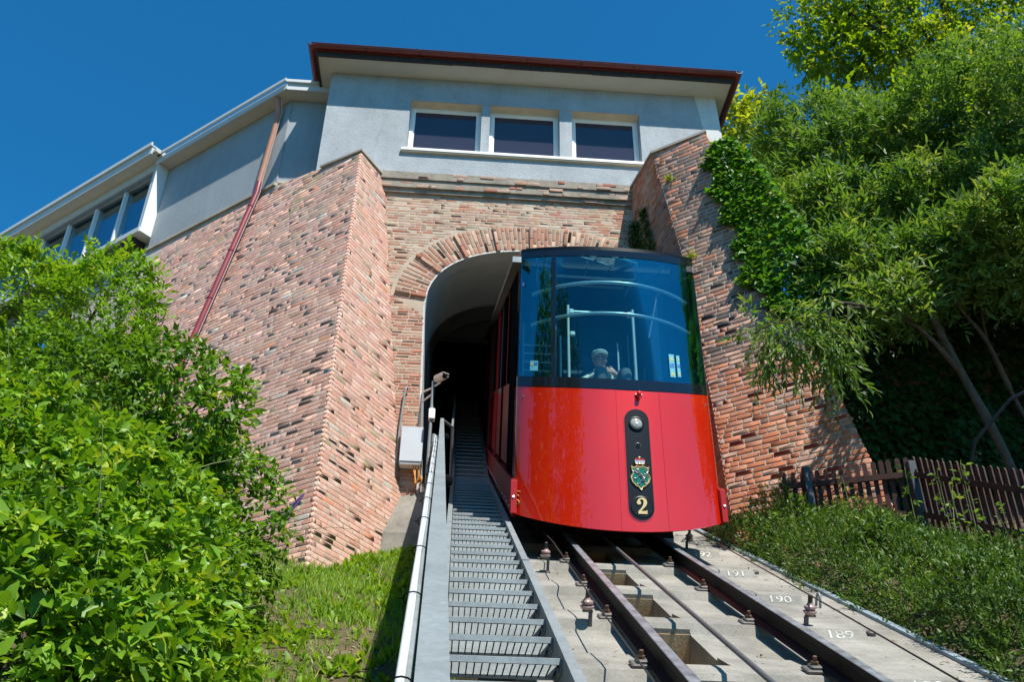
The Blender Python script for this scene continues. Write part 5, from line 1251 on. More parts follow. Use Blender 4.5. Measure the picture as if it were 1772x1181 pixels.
def leaf_geo(tm, pos, dr, nm, size):
    V0, F0 = tm; dr = unitv(dr); sx = unitv(np.cross(dr, nm)); nn = np.cross(sx, dr)
    V = pos[:, None] + size[:, None, None] * (V0[None, :, 0:1] * sx[:, None] + V0[None, :, 1:2] * dr[:, None] + V0[None, :, 2:3] * nn[:, None])
    k = len(V0); F = (F0[None] + (np.arange(len(pos)) * k)[:, None, None]).reshape(-1, 3)
    return V, F
def canopy(parent, name, mat, kind, pos, dr, nm, size, tint, singles=0, hidden=None):
    """joins all leaves into one crown mesh; the ones that show largest become single leaf parts"""
    tm = leaf_template(kind); po = np.array(ORG[parent.name])
    idx = np.arange(len(pos)); pickd = np.array([], int)
    if singles:
        px, py, dz = project(pos + unitv(dr) * size[:, None] * .5)
        a = size / dz; a[(px < 0) | (px > 1772) | (py < 0) | (py > 1181)] = 0
        dist = np.linalg.norm(pos, axis=1)
        cell = (px // 14).astype(int) * 1000 + (py // 14).astype(int)                     # only leaves nothing nearer hides
        o = np.argsort(dist); _, first = np.unique(cell[o], return_index=True)
        vis = np.zeros(len(pos), bool); vis[o[first]] = True
        a[~vis] = 0
        pickd = np.argsort(-a)[:singles]; mk = np.ones(len(pos), bool); mk[pickd] = False; idx = idx[mk]
    V, F = leaf_geo(tm, pos[idx], dr[idx], nm[idx], size[idx])
    ti = np.repeat(np.clip(tint[idx], 0, 1), len(tm[0]))
    o = link(name, np_mesh(name, V.reshape(-1, 3) - po, F, mat, {'tint': ('FLOAT', ti)}), parent); o['kind'] = 'stuff'
    if len(pickd):
        va = [np_mesh('leaf', tm[0] * np.array([random.uniform(.9, 1.1), 1, random.uniform(.6, 1.5)]), tm[1], mat, {'tint': ('FLOAT', np.full(len(tm[0]), t_))}) for t_ in np.linspace(.1, .95, 10)]
        d_ = unitv(dr[pickd]); s_ = unitv(np.cross(d_, nm[pickd])); n2 = np.cross(s_, d_)
        for j, i in enumerate(pickd):
            a, b, c, z, q = s_[j], d_[j], n2[j], size[i], pos[i]
            m4 = Matrix(((a[0] * z, b[0] * z, c[0] * z, q[0]), (a[1] * z, b[1] * z, c[1] * z, q[1]), (a[2] * z, b[2] * z, c[2] * z, q[2]), (0, 0, 0, 1)))
            link('leaf', va[min(9, int(max(0, min(.999, tint[i])) * 10))], parent, m4)
    return o
def lump(u, seed):
    r = np.random.default_rng(seed); s = 0
    for f in (1.6, 2.7, 4.6):
        k = r.normal(0, f, (3, 3)); ph = r.uniform(0, 6.3, 3)
        s = s + np.sin(u @ k.T + ph).sum(1) / f * .8
    return s
def shell(blobs, n, seed, amp=.12, deep=.16, face=-.35, inner=.0):
    """points in the outer layer of a union of ellipsoids, with their outward directions"""
    r = np.random.default_rng(seed); P = []; O = []
    ar = np.array([((b[3] * b[4]) ** 1.6 + (b[4] * b[5]) ** 1.6 + (b[3] * b[5]) ** 1.6) ** (1 / 1.6) for b in blobs]); ar /= ar.sum()
    for bi, b in enumerate(blobs):
        m = int(n * ar[bi]) + 1; c = np.array(b[:3]); rad = np.array(b[3:6])
        u = unitv(r.normal(size=(m * 2, 3))); out = unitv(u / rad)
        keep = (out * unitv(-(c + u * rad))).sum(1) > face; u = u[keep][:m]; out = out[keep][:m]
        f = 1 + amp * lump(u * 1.2, seed * 13 + bi) - np.abs(r.normal(0, deep, len(u)))
        p = c + u * rad * f[:, None]; ok = np.ones(len(u), bool)
        for bj, b2 in enumerate(blobs):
            if bj != bi: ok &= (((p - np.array(b2[:3])) / np.array(b2[3:6])) ** 2).sum(1) > .62
        P.append(p[ok]); O.append(out[ok])
    return np.concatenate(P), np.concatenate(O)
def twigs(P, O, seed, nleaf, L, size, out_w=.7, up_w=.35, rnd=.6, droop=0.0, spread=.9, nrm_up=.6, pair=False, tip=True, curl=0.0):
    """leaves set along twigs: returns pos, dir, normal, size, tint"""
    r = np.random.default_rng(seed); m = len(P)
    d = unitv(O * out_w + np.array([0, 0, up_w]) + r.normal(0, rnd, (m, 3)))
    ll = L * r.uniform(.6, 1.3, m); side = unitv(np.cross(d, r.normal(size=(m, 3)))); tint0 = r.normal(.5, .2, m)
    pos = []; dr = []; nm = []; sz = []; ti = []
    for k in range(nleaf):
        f = (k + 1) / nleaf
        sg = 1 if k % 2 else -1
        if not pair: ang = k * 2.4
        else: ang = 0
        b2 = np.cross(d, side); s_ = (side * math.cos(ang) + b2 * math.sin(ang)) * sg
        ff = (math.ceil((k + 1) / 2) / math.ceil(nleaf / 2)) if pair else f
        p = P + d * (ll * ff)[:, None] + np.array([0, 0, -1.0]) * (droop * ll * ff ** 2)[:, None]
        w_ = spread if (not tip or k < nleaf - 1) else .1
        dd = unitv(d * (1.1 - w_ * .5) + s_ * w_ + np.array([0, 0, -droop * .8 + curl]) + r.normal(0, .18, (m, 3)))
        n_ = unitv(np.array([0, 0, nrm_up]) + O * .5 + r.normal(0, .45, (m, 3)))
        pos.append(p); dr.append(dd); nm.append(n_); sz.append(size * r.uniform(.65, 1.2, m)); ti.append(tint0 + .15 * ff + r.normal(0, .10, m))
    pos, ti, sz = np.concatenate(pos), np.concatenate(ti), np.concatenate(sz)
    k3 = r.normal(0, 1, (3, 3)); w_ = np.sin(pos @ (k3 * 1.6) + 1.3).sum(1) / 3; w2_ = np.sin(pos @ (k3[::-1] * 4.5)).sum(1) / 3
    return pos, np.concatenate(dr), np.concatenate(nm), sz * (1 + .28 * w2_), ti + .22 * w_ + .14 * w2_
def limb_tube(pts, r0, r1, n=8):
    P = [Vector(p) for p in pts]; out = []
    for i in range(len(P) - 1):
        for k in range(3):
            t = k / 3; a = P[max(0, i - 1)]; b = P[i]; c = P[i + 1]; d = P[min(len(P) - 1, i + 2)]
            out.append(.5 * ((2 * b) + (c - a) * t + (2 * a - 5 * b + 4 * c - d) * t * t + (3 * b - a - 3 * c + d) * t ** 3))
    out.append(P[-1])
    rad = [r0 + (r1 - r0) * i / (len(out) - 1) for i in range(len(out))]
    rad = [x * (1 + .08 * math.sin(i * 1.9)) for i, x in enumerate(rad)]
    return MB().tube(out, rad, n)

# ---- left: the big creeper-grown bush
bu = thing('creeper_bush', 'big bright green creeper-covered bush filling the lower left corner', 'bush', (-2.9, 6.8, float(G(-2.9, 6.8))))
BL = [(-3.3, 8.2, 3.2, 1.15, 1.2, 1.6), (-2.6, 8.9, 3.0, .80, .75, 1.2), (-2.65, 8.1, 4.1, .6, .7, .5), (-3.0, 6.5, 1.9, 1.2, 1.3, 1.3), (-2.2, 7.2, 1.9, .7, .9, 1.0),
      (-2.3, 5.3, .95, .95, 1.0, 1.15), (-3.4, 5.2, 1.5, 1.0, 1.0, 1.0), (-4.3, 7.6, 3.5, 1.0, 1.1, .8), (-2.35, 6.3, 2.2, .7, .8, .8)]
P, O = shell(BL, 11500, 3, .19, .12)
a1 = twigs(P, O, 31, 7, .24, .080, up_w=.25, rnd=.55, droop=.45, nrm_up=.75)
P2, O2 = shell(BL, 3200, 4, .05, .10); P2 = P2 - O2 * .22
a2 = twigs(P2, O2, 32, 6, .28, .11, rnd=.8, droop=.4)
arr = [np.concatenate(q) for q in zip(a1, a2)]
canopy(bu, 'foliage', 'leaf_bush', 'ovate', *arr, singles=300)
tw = MB()
r = np.random.default_rng(5)
for i in r.choice(len(P), 150, replace=False):
    d = O[i] * .5 + r.normal(0, .5, 3) + [0, 0, .25]; p = P[i]
    tw.tube([p - d * .1, p + d * .18, p + d * .36 + np.array([0, 0, -.03]), p + d * .5 + np.array([0, 0, -.10])], [.005, .004, .003, .002], 4)
part('tendrils', tw, 'stem', bu)['kind'] = 'stuff'
sm = MB()
for k in range(9):
    a = k * .7; x, y = -2.6 + .5 * math.cos(a), 6.9 + 1.3 * math.sin(a)
    sm.tube([(x, y, float(G(x, y)) - .1), (x - .1, y + .1, float(G(x, y)) + .8), (x - .1 + .3 * math.cos(a * 3), y + .2, float(G(x, y)) + 1.7)], [.03, .024, .012], 6)
part('bush_stems', sm, 'bark', bu)['kind'] = 'stuff'

# ---- the ash-like tree behind it, pinnate leaves against the gallery windows
ash = thing('ash_tree', 'young light green tree with feathery leaves in front of the gallery windows', 'tree', (-5.0, 10.2, float(G(-5.0, 10.2))))
part('trunk', limb_tube([(-5.0, 10.2, float(G(-5, 10.2)) - .1), (-5.1, 10.2, 4.3), (-5.0, 10.3, 5.8), (-4.9, 10.2, 7.0)], .09, .02), 'bark', ash, 60)
for q in ([(-5.1, 10.2, 4.6), (-5.7, 10.0, 5.6), (-6.0, 10.0, 6.6)], [(-5.05, 10.2, 4.9), (-4.6, 10.0, 5.8), (-4.25, 9.9, 6.9)], [(-5.0, 10.3, 5.6), (-5.3, 10.1, 6.4), (-5.5, 10.1, 7.3)]):
    part('branch', limb_tube(q, .04, .008, 6), 'bark', ash, 60)
AB = [(-5.3, 10.2, 5.8, 1.3, .9, 1.2), (-4.35, 10.0, 6.3, .55, .6, .9), (-6.3, 10.3, 5.9, 1.1, .9, 1.1), (-4.6, 10.0, 5.2, .75, .7, .8), (-5.6, 10.1, 6.6, .6, .6, .5)]
P, O = shell(AB, 4200, 8, .18, .25)
canopy(ash, 'crown', 'leaf_ash', 'leaflet', *twigs(P, O, 81, 11, .30, .088, up_w=.8, rnd=.42, droop=.35, spread=1.0, nrm_up=.9, pair=True), singles=200)

# ---- grass bank
def scatter(n, x0, x1, y0, y1, seed):
    r = np.random.default_rng(seed); x = r.uniform(x0, x1, n); y = r.uniform(y0, y1, n); return x, y, r
x, y, r = scatter(30000, -3.0, .1, 4.5, 14.0, 21)
dens = np.sin(x * 3.1 + y * 1.7) + np.sin(x * 1.7 - y * 2.9 + 1) + np.sin(x * 6.2 + 2) * .6 + np.interp(y, [5, 8, 10, 13], [-1.9, -.5, .9, 2.2])
k = r.normal(0, .8, len(x)) < dens; x, y = x[k], y[k]
pos = np.stack([x, y, G(x, y) - .01], 1); n = len(x)
dr = unitv(np.stack([r.normal(0, .35, n), r.normal(-.15, .35, n), np.full(n, .9)], 1)); nm = r.normal(0, 1, (n, 3)) + [0, -1, .3]
gt_ = info(link('grass_bank', bpy.data.meshes.new('tmp')), 'bright green grass on the sunny bank left of the stairs', 'grass', None, 'stuff')
V, F = leaf_geo(leaf_template('blade'), pos, dr, nm, r.uniform(.06, .14, n))
gt_.data = np_mesh('grass_bank', V.reshape(-1, 3), F, 'grass', {'tint': ('FLOAT', np.repeat(np.clip(r.normal(.5, .25, n), 0, 1), 7))})
x, y, r = scatter(2600, -2.6, .0, 4.5, 13.4, 22)
k = r.normal(0, .9, len(x)) < (np.sin(x * 2.1 + y * 1.1 + 2) + np.sin(x * 4.7 - y * 1.9)); x, y = x[k], y[k]; n = len(x)
pos = np.repeat(np.stack([x, y, G(x, y)], 1), 5, 0); n5 = len(pos)
dr = unitv(np.stack([r.normal(0, .7, n5), r.normal(0, .7, n5), r.uniform(.3, 1.0, n5)], 1)); nm = np.tile([0, 0, 1.0], (n5, 1)) + r.normal(0, .2, (n5, 3))
V, F = leaf_geo(leaf_template('leaflet'), pos, dr, nm, r.uniform(.06, .14, n5))
info(link('bank_weeds', np_mesh('bank_weeds', V.reshape(-1, 3), F, 'grass', {'tint': ('FLOAT', np.repeat(np.clip(r.normal(.45, .25, n5), 0, 1), 7))})), 'low broad-leaved weeds scattered over the bank', 'weeds', None, 'stuff')
# dry clods and pebbles on the bare lower bank
x, y, r = scatter(420, -2.4, -.1, 4.8, 9.0, 23); pb = MB()
for i in range(len(x)):
    s = r.uniform(.008, .03); z = float(G(x[i], y[i])); pb.lathe((x[i], y[i], z - s * .3), (r.normal(0, .3), r.normal(0, .3), 1), [(s * .7, 0), (s, s * .4), (s * .6, s * .9), (0, s)], 6)
info(link('pebbles', pb.mesh('pebbles', 'stone')), 'small stones on the bare soil of the bank', 'pebbles', None, 'stuff')

# ---- right: retaining wall with ivy
rw_ = thing('retaining_wall', 'rough stone retaining wall behind the fence, nearly hidden by dark ivy', 'wall', (7, 11.3, 5))
m = MB(); cols = []
wl = [(4.85, 11.6), (5.6, 11.35), (7.0, 11.2), (9.0, 11.0), (12.5, 10.6)]
for i in range(len(wl) - 1):
    (xa, ya), (xb, yb) = wl[i], wl[i + 1]
    m.loft([[(xa, ya, z), (xb, yb, z), (xb, yb + 1.5, z), (xa, ya + 1.5, z)] for z in (2.5, 8.0 + i * .2)])
part('wall_core', m, 'stone', rw_)
r = np.random.default_rng(9); stn = []
for v in range(3):
    mm = MB(); 
    mm.lathe((0, 0, 0), (0, -1, 0), [(.5, -.1), (.5, .02), (.42, .07), (.2, .09), (0, .09)], 7); stn.append(mm.mesh('stone', 'stone'))
for k in range(60):
    t = r.uniform(0, 1); x = 4.95 + 1.5 * t; yw = np.interp(x, [a for a, b in wl], [b for a, b in wl]); z = r.uniform(4.4, 6.6)
    sx, sz = r.uniform(.18, .42), r.uniform(.12, .24)
    link('stone', stn[k % 3], rw_, Matrix.Translation((x, yw, z)) @ Matrix.Rotation(r.uniform(-.2, .2), 4, 'Y') @ Matrix.Diagonal((sx, 1, sz, 1)))
ivw = thing('ivy_curtain', 'glossy ivy, coloured dark for shade, hanging over the retaining wall under the willow', 'ivy', (6.9, 11.1, 5.2))
n = 16000; x = r.uniform(4.8, 12, n); yw = np.interp(x, [a for a, b in wl], [b for a, b in wl]); z = r.uniform(4.4, 8.6, n)
lim = np.interp(x, [4.8, 5.2, 5.6, 6.0, 12], [5.6, 5.4, 5.0, 4.6, 4.2]); k = z > lim + r.normal(0, .15, n); x, yw, z = x[k], yw[k], z[k]; n = len(x)
dp_ = np.abs(lump(np.stack([x * .8, z * .8, x * 0], 1), 77)) * .22 + r.uniform(0, .14, n)
pos = np.stack([x, yw - .03 - dp_, z], 1); dr = unitv(np.stack([r.normal(0, .45, n), np.full(n, -.35), -r.uniform(.4, 1, n)], 1)); nm = unitv(np.stack([r.normal(0, .3, n), np.full(n, -1.0), r.normal(.35, .3, n)], 1))
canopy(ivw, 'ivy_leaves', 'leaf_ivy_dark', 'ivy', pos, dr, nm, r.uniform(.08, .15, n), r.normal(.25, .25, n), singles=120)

# ---- ivy growing over the right edge of the right buttress
ivb = thing('ivy_clump', 'bright green ivy growing over the upper right edge of the right buttress', 'ivy', tuple(RR(9.5)))
pp = []; oo = []
nR = np.array([-.61, -.775, .16])
for i in range(5200):
    z = r.uniform(7.5, 11.7)
    lim = np.interp(z, [7.5, 8.0, 8.6, 9.2, 9.7, 10.2, 10.8, 11.3, 11.7], [.0, .22, .42, .32, .26, .36, .34, .20, .04]) + .10 * math.sin(z * 9) + .06 * math.sin(z * 23)
    t = tR(z) - r.uniform(0, 1) ** .8 * lim if r.uniform() < .55 else tR(z) + r.uniform(0, 1.0) * np.interp(z, [7.5, 9, 11.7], [.9, .8, .35])
    th_ = .015 + .07 * max(0, (t - tR(z) + lim)) + abs(r.normal(0, .03))
    pp.append(onR(t, z, th_)); oo.append(nR)
pos = np.array(pp); n = len(pos); dr = unitv(np.stack([r.normal(-.1, .5, n), np.full(n, -.35), r.normal(-.5, .45, n)], 1)); nm = unitv(nR + r.normal(0, .45, (n, 3)) + [0, 0, .4])
canopy(ivb, 'ivy_leaves', 'leaf_ivy', 'ivy', pos, dr, nm, r.uniform(.07, .13, n), r.normal(.75, .25, n), singles=150)
iv2 = thing('creeper_tuft', 'dark hanging creeper tufts on the shaded side of the right buttress', 'creeper', tuple(IR(11)))
pp = []
for i in range(2600):
    z = r.uniform(9.8, 11.4); q = r.uniform(0, 1)
    f, zz0 = (.12, 10.9) if i % 3 else (.42, 11.1)
    if i % 7 == 0: f, zz0 = .03, 11.6
    a, b = np.array(IR(z)), np.array(ER(z)); w_ = (.16 if i % 3 else .10) * (1 - ((z - 10.3) / 1.3) ** 2 * .6)
    p = a + (b - a) * (f + r.normal(0, w_ * .5)); pp.append(p + np.array([-1, -.1, 0]) * abs(r.normal(.02, .07)))
pos = np.array(pp); n = len(pos); dr = unitv(np.stack([r.normal(-.2, .4, n), r.normal(-.1, .3, n), -np.ones(n)], 1))
canopy(iv2, 'creeper_leaves', 'leaf_hedge', 'leaflet', pos, dr, r.normal(0, 1, (n, 3)) + [-1, 0, 0], r.uniform(.05, .09, n), r.normal(.25, .2, n))
tf_ = thing('wall_weed', 'small dry weed tuft rooted in the upper joints of the right buttress', 'weed', tuple(onR(.18, 11.3, .02)))
pos = np.concatenate([np.tile(onR(t, z, .01), (40, 1)) + r.normal(0, .03, (40, 3)) for t, z in ((.18, 11.35), (.15, 9.45))]); n = len(pos)
canopy(tf_, 'weed_leaves', 'leaf_yellow', 'lance', pos, unitv(nR + r.normal(0, .8, (n, 3))), r.normal(0, 1, (n, 3)), r.uniform(.06, .13, n), r.normal(.2, .2, n))

# ---- willow
wi = thing('willow_tree', 'large willow with narrow grey-green leaves overhanging the right buttress and fence', 'tree', (6.9, 10.3, float(G(6.9, 10.3))))
part('trunk', limb_tube([(7.0, 10.4, 4.2), (6.75, 10.3, 5.3), (6.42, 10.2, 6.3), (6.1, 10.05, 7.2), (6.15, 10.15, 7.9)], .068, .035), 'bark', wi, 60)
BR = [[(7.6, 10.5, 4.4), (7.35, 10.5, 5.7), (7.05, 10.4, 6.7), (7.0, 10.2, 7.6)], [(7.2, 10.45, 6.15), (6.9, 10.2, 6.75), (6.55, 10.0, 7.05), (6.3, 9.8, 7.35)], [(7.7, 10.45, 4.5), (7.75, 10.3, 6.0), (7.7, 10.2, 7.2), (7.8, 10.0, 7.8)],
      [(6.45, 10.2, 6.2), (5.9, 10.0, 6.75), (5.3, 9.9, 6.95), (4.75, 9.8, 6.95)], [(6.2, 10.1, 7.0), (6.5, 9.9, 7.5), (6.9, 9.7, 7.8)], [(6.0, 9.9, 7.6), (6.2, 10.4, 8.0), (6.4, 10.8, 8.4)], [(8.3, 10.5, 4.6), (8.2, 10.3, 6.2), (8.0, 10.1, 7.6)]]
for q in BR: part('branch', limb_tube(q, .038, .012, 7), 'bark', wi, 60)
WB_ = [(7.5, 12.2, 11.1, 1.5, 1.1, 1.65), (8.1, 10.9, 10.8, 1.75, 1.2, 1.5), (9.0, 9.6, 10.0, 1.65, 1.3, 1.5), (6.1, 11.9, 9.9, .95, .8, .95), (7.3, 9.5, 7.7, 1.2, .9, .8), (8.8, 9.5, 7.7, 1.3, 1.1, .9), (6.9, 12.6, 12.3, .75, .8, 1.0), (6.5, 10.4, 7.9, .8, .6, .6), (5.6, 10.9, 8.3, .6, .45, .55), (7.4, 10.7, 9.3, 1.3, .7, .9), (8.9, 10.0, 8.8, 1.5, .8, .9), (6.5, 11.2, 9.0, .8, .6, .7), (6.5, 13.0, 12.6, .9, .8, 1.0), (5.75, 13.1, 11.3, .75, .7, .8), (5.45, 12.4, 9.9, .6, .5, .6), (5.75, 10.0, 7.1, .5, .35, .35)]
P, O = shell(WB_, 17000, 12, .26, .2, -.6)
w1 = twigs(P, O, 121, 9, .32, .140, up_w=.6, rnd=.55, droop=.15, spread=.95, nrm_up=.8, curl=.05)
P3, O3 = shell([(4.05, 9.75, 6.35, .55, .35, .50), (4.55, 9.8, 6.75, .5, .3, .35), (3.75, 9.7, 6.0, .25, .2, .32), (4.5, 9.75, 6.0, .28, .2, .35)], 330, 13, .25, .4, -1)
w2 = twigs(P3, O3, 131, 9, .28, .12, up_w=-.55, rnd=.45, droop=.5, spread=.6, nrm_up=.5)
arr = [np.concatenate(q) for q in zip(w1, w2)]
canopy(wi, 'crown', 'leaf_willow', 'lance', *arr, singles=300)
hb = MB()
for q in ([(5.3, 9.9, 6.95), (4.7, 9.8, 6.85), (4.25, 9.75, 6.55), (3.95, 9.7, 6.2), (3.75, 9.7, 5.85)], [(4.7, 9.8, 6.85), (4.5, 9.75, 6.4), (4.45, 9.75, 6.0), (4.35, 9.7, 5.7)], [(4.25, 9.75, 6.55), (3.85, 9.7, 6.5), (3.55, 9.7, 6.3)], [(4.95, 9.8, 6.9), (4.75, 9.75, 6.4), (4.8, 9.7, 6.1)]):
    hb.tube(q, list(np.linspace(.016, .005, len(q))), 6)
part('hanging_branch', hb, 'bark_dark', wi, 60)

# ---- far trees
def far_tree(name, label, base, crownblobs, mat, ntw, leaf, seed, trunks, group=None, mbark='bark_dark'):
    t = thing(name, label, 'tree', base, group)
    for i, (pts, a, b) in enumerate(trunks): part('trunk' if i == 0 else 'branch', limb_tube(pts, a, b, 7), mbark, t, 60)
    P, O = shell(crownblobs, ntw, seed, .22, .3, -1.1 if base[1] < 5 else -.8)
    canopy(t, 'crown', mat, 'ovate', *twigs(P, O, seed + 1, 8, leaf * 3.2, leaf, up_w=.1, rnd=.7, droop=.2, nrm_up=.9))
    return t
far_tree('chestnut_tree', 'tall sunlit chestnut tree with dark limbs at the top right corner', (14, 18, float(G(14, 18))),
         [(10.6, 18.2, 22.6, 1.6, 1.5, 1.2), (12.6, 18, 22.5, 1.8, 1.6, 1.5), (14.8, 17.5, 22.5, 2.2, 1.8, 2.0), (9.9, 18, 21.2, .9, .9, .7), (12.2, 18, 20.9, 1.8, 1.4, 1.0), (17, 17, 22.0, 2.2, 2, 2.4), (13, 18, 24.5, 3, 2, 1.6), (15.5, 17.5, 20.2, 2, 1.5, 1.5)], 'leaf_far', 8000, .135, 61,
         [([(14, 18, 9.5), (14.0, 18, 15), (13.8, 17.9, 20), (13.6, 17.6, 24)], .35, .10), ([(13.9, 18, 18.5), (12.6, 17.8, 20.6), (11.4, 17.6, 21.9), (10.2, 17.5, 22.8)], .17, .04), ([(13.8, 17.9, 19.5), (12.9, 17.6, 21.5), (12.2, 17.4, 23.4)], .13, .04), ([(14, 18, 18), (15.2, 17.3, 20.5), (15.8, 17, 23)], .18, .05), ([(11.8, 17.7, 21.4), (11.2, 17.4, 22.6), (10.4, 17.2, 23.6)], .07, .02)])
far_tree('maple_tree', 'yellow-green tree between the tower and the willow', (8.3, 20.5, float(G(8.3, 20.5))),
         [(8.3, 20.3, 19.6, 1.2, 1.0, 1.6), (7.5, 20.2, 20.6, .8, .7, .9), (9.2, 20.3, 18.8, .9, .9, 1.2), (7.7, 20.2, 17.6, .9, .9, 1.0), (8.6, 20.2, 20.5, .7, .6, .6)], 'leaf_yellow', 1900, .17, 71,
         [([(8.3, 20.5, 11), (8.35, 20.5, 15.5), (8.3, 20.3, 18), (8.4, 20.3, 20.3)], .13, .03), ([(8.35, 20.4, 16.5), (7.7, 20.2, 18.2), (7.3, 20.1, 19.6)], .05, .015), ([(8.3, 20.4, 17), (9, 20.2, 18.4), (9.4, 20.2, 19.8)], .05, .015)])
far_tree('shade_tree', 'dark green tree filling the gap behind the willow at the right edge', (11, 15, float(G(11, 15))),
         [(10.5, 14.8, 14.5, 2.2, 1.6, 2.4), (12.5, 14.5, 15.5, 2.2, 1.6, 2.6), (9.0, 14.8, 12.8, 1.6, 1.2, 1.6), (11.5, 14.5, 12, 2.4, 1.5, 1.8), (8.6, 14.8, 14.6, 1.1, 1.0, 1.2)], 'leaf_far', 2600, .16, 91,
         [([(11, 15, 6), (11, 15, 10), (10.8, 14.9, 15)], .22, .06)])

# ---- picket fence
fn = thing('picket_fence', 'red-brown wooden picket fence behind the low hedge at the right', 'fence', (5.2, 9.8, 3.7))
FP = [(4.05, 10.78, 4.22), (4.33, 10.60, 4.16), (5.26, 9.80, 3.86), (5.50, 8.20, 3.02), (5.72, 6.6, 2.2)]
FH = [.74, .76, .94, .90, .90]
pm_ = MB().loft([[(-.026, -.009, z), (.026, -.009, z), (.026, .009, z), (-.026, .009, z)] for z in (0, .975)] + [[(-.014, -.009, 1.0), (.014, -.009, 1.0), (.014, .009, 1.0), (-.014, .009, 1.0)]]).mesh('picket', 'picket')
for i in range(len(FP) - 1):
    a, b = np.array(FP[i]), np.array(FP[i + 1]); L = np.linalg.norm((b - a)[:2]); d = (b - a) / L; nrm = np.array([-d[1], d[0], 0]); nrm = nrm if nrm[1] > 0 else -nrm
    npk = int(L / .093)
    for k in range(npk):
        f = (k + .5) / npk; p = a + (b - a) * f + nrm * .035; h = FH[i] + (FH[i + 1] - FH[i]) * f
        m4 = Matrix.Translation(p + [0, 0, random.uniform(-.012, .012)]) @ Matrix.Rotation(math.atan2(d[1], d[0]) + random.uniform(-.05, .05), 4, 'Z') @ Matrix.Rotation(random.uniform(-.015, .015), 4, 'Y') @ Matrix.Diagonal((1, 1, h, 1))
        link('picket', pm_, fn, m4)
    for q in (.24, .76):
        za, zb = a + [0, 0, FH[i] * q], b + [0, 0, FH[i + 1] * q]
        part('rail', MB().loft([[tuple(p + nrm * o + np.array([0, 0, z])) for o, z in ((-.012, -.035), (.022, -.035), (.022, .035), (-.012, .035))] for p in (za, zb)]), 'picket', fn)
for p, h in ((FP[1], .80), (FP[2], .86), (FP[4], .9)):
    part('post', MB().bbox((p[0] - .045, p[1] - .065, p[2] - .4), (p[0] + .045, p[1] + .02, p[2] + h), .008), 'post_blue', fn)

# ---- hedge and undergrowth right of the track
hd = thing('low_hedge', 'dense low green hedge between the concrete track bed and the picket fence', 'hedge', (3.9, 8, float(G(3.9, 8))))
HB = []
r = np.random.default_rng(14)
for k in range(26):
    y = 4.2 + k * .27; 
    for ci, x in enumerate((3.66 + r.uniform(-.08, .1), 4.12 + r.uniform(-.15, .15), 4.62 + r.uniform(-.2, .2))):
        x += (y - 8) * -.02
        hh = (r.uniform(.20, .46), r.uniform(.18, .40), r.uniform(.06, .24))[ci] * (1 + .35 * math.sin(y * 2.3 + ci * 1.7))
        HB.append((x, y, float(G(x, y)) + (.10, .04, -.02)[ci], r.uniform(.3, .42), r.uniform(.3, .42), hh))
P, O = shell(HB, 26000, 15, .22, .14, -.6)
canopy(hd, 'foliage', 'leaf_hedge', 'leaflet', *twigs(P, O, 151, 8, .15, .043, up_w=.9, rnd=.5, droop=.1, spread=.8, nrm_up=.7))
wd_ = thing('nettle_weeds', 'taller pale green weeds sprouting from the hedge in front of the fence', 'weeds', (4.6, 8.3, 3.2))
pts = [(3.6, 9.9), (3.7, 9.5), (4.75, 8.35), (4.85, 8.1), (4.6, 8.7), (4.9, 7.6), (4.3, 9.4), (4.7, 7.3), (3.9, 6.9), (3.9, 9.8), (4.8, 6.9), (3.65, 7.5), (4.9, 8.6)]
A = []; ws = MB()
for i, (x, y) in enumerate(pts):
    g = float(G(x, y)); h = r.uniform(.45, .75); tip = np.array([x + r.normal(0, .14), y + r.normal(-.05, .1), g + h + .15])
    b = np.array([x, y, g]); ws.tube([b, b * .5 + tip * .5 + [0, 0, .05], tip], [.007, .005, .003], 5)
    q = np.linspace(.35, 1, 14)[:, None]; P = b + (tip - b) * q
    A.append(twigs(P, unitv(r.normal(size=(14, 3)) * [1, 1, .3]), 200 + i, 2, .05, .062, up_w=.2, rnd=.3, droop=.3, nrm_up=1))
canopy(wd_, 'weed_leaves', 'leaf_willow', 'ovate', *[np.concatenate(q) for q in zip(*A)])
part('stems', ws, 'stem', wd_)['kind'] = 'stuff'
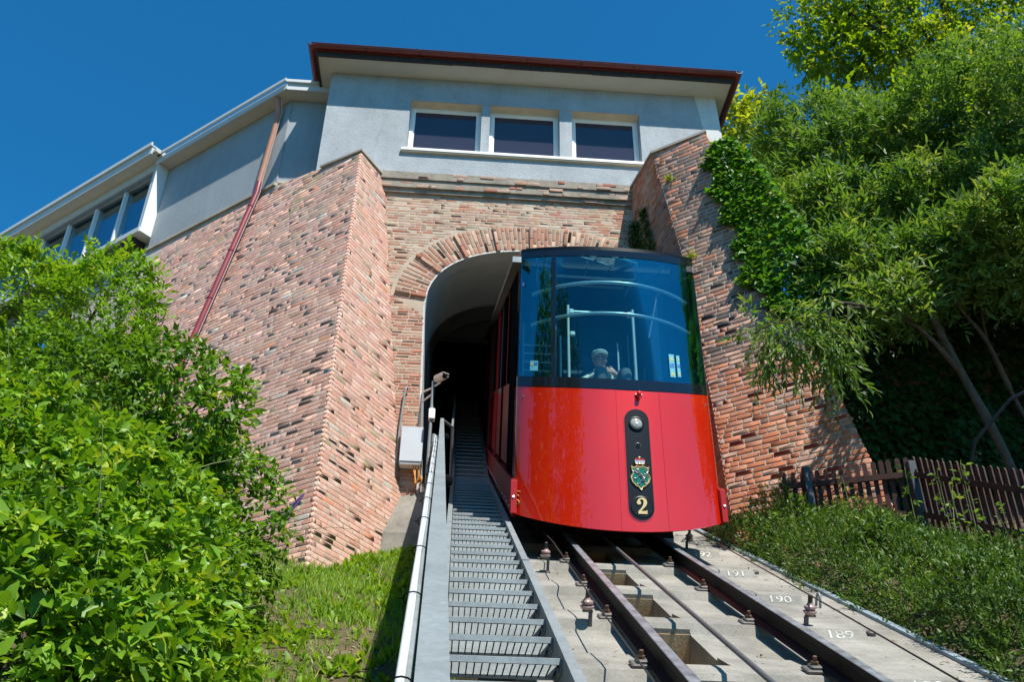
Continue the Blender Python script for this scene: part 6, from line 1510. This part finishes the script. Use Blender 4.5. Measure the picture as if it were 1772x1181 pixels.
solo('bent_tube', MB().tube([(6.1, 10.2, 4.6), (6.2, 9.9, 5.1), (6.5, 9.5, 5.45), (6.9, 9.1, 5.6), (7.4, 8.7, 5.62), (7.9, 8.4, 5.5)], .021, 10), 'tube_blue', 'dark blue bent tube rising behind the fence at the right edge', 'tube', (6.5, 9.5, 4.5), None, 60)
for k, (y0, x0) in enumerate([(9.6, 2.95), (8.1, 2.95), (6.9, 2.95)]):
    pass

# ---- trees down the slope behind the viewer: seen only as reflections in the car
for k, (x, y, hgt, rr) in enumerate([(-10.0, 2.5, 10.0, 3.2), (-8.0, -5.0, 16.5, 4.0)]):
    g = float(G(x, y))
    t = far_tree('lime_tree', ['broad lime tree downhill on the left, nearer to the bush', 'broad lime tree farther downhill on the left'][k], (x, y, g), [(x, y, g + hgt, rr, rr, rr * 1.2), (x + .8, y + .5, g + hgt * .62, rr * .95, rr * .95, rr * 1.2)], 'leaf_hedge', 3000, .26, 300 + k * 7, [([(x, y, g - .2), (x + .1, y, g + 3), (x, y, g + hgt)], .2, .05)], 'lime trees downhill')

# ---- fallen leaves and grit on the track bed
r = np.random.default_rng(41); n = 160
xs_, ss_ = r.choice([.68, .8, .95, 1.05, 1.75, 1.9, 2.4, 2.9, 3.1, 3.2], n) + r.normal(0, .06, n), r.uniform(4.3, 11, n)
k = (np.abs(xs_ - 1.195) > .1) & (np.abs(xs_ - 2.195) > .1) & ((xs_ < 1.25) | (xs_ > 1.70)) & (xs_ > .62) & (xs_ < 3.22); xs_, ss_ = xs_[k], ss_[k]; n = len(xs_)
ph = (ss_ - 5.45 + .165) % PER; on = (ph < .56) & (xs_ < 2.88); hgt = np.where(on, np.where(ph < .10, -.18, -.148), -.212)
pos = np.array([T(a, b, c) for a, b, c in zip(xs_, ss_, hgt)]); dr = np.stack([r.normal(0, 1, n), r.normal(0, 1, n) * CE, r.normal(0, 1, n) * .5 * SE], 1); nm = np.tile([0, -SE, CE], (n, 1)) + r.normal(0, .15, (n, 3))
V, F = leaf_geo(leaf_template('ovate'), pos, dr, nm, r.uniform(.015, .045, n))
info(link('fallen_leaves', np_mesh('fallen_leaves', V.reshape(-1, 3), F, simple('dry_leaf', (.22, .12, .05), .8, nscale=8, var=.5))), 'small dry brown leaves scattered over the concrete', 'fallen leaves', None, 'stuff')
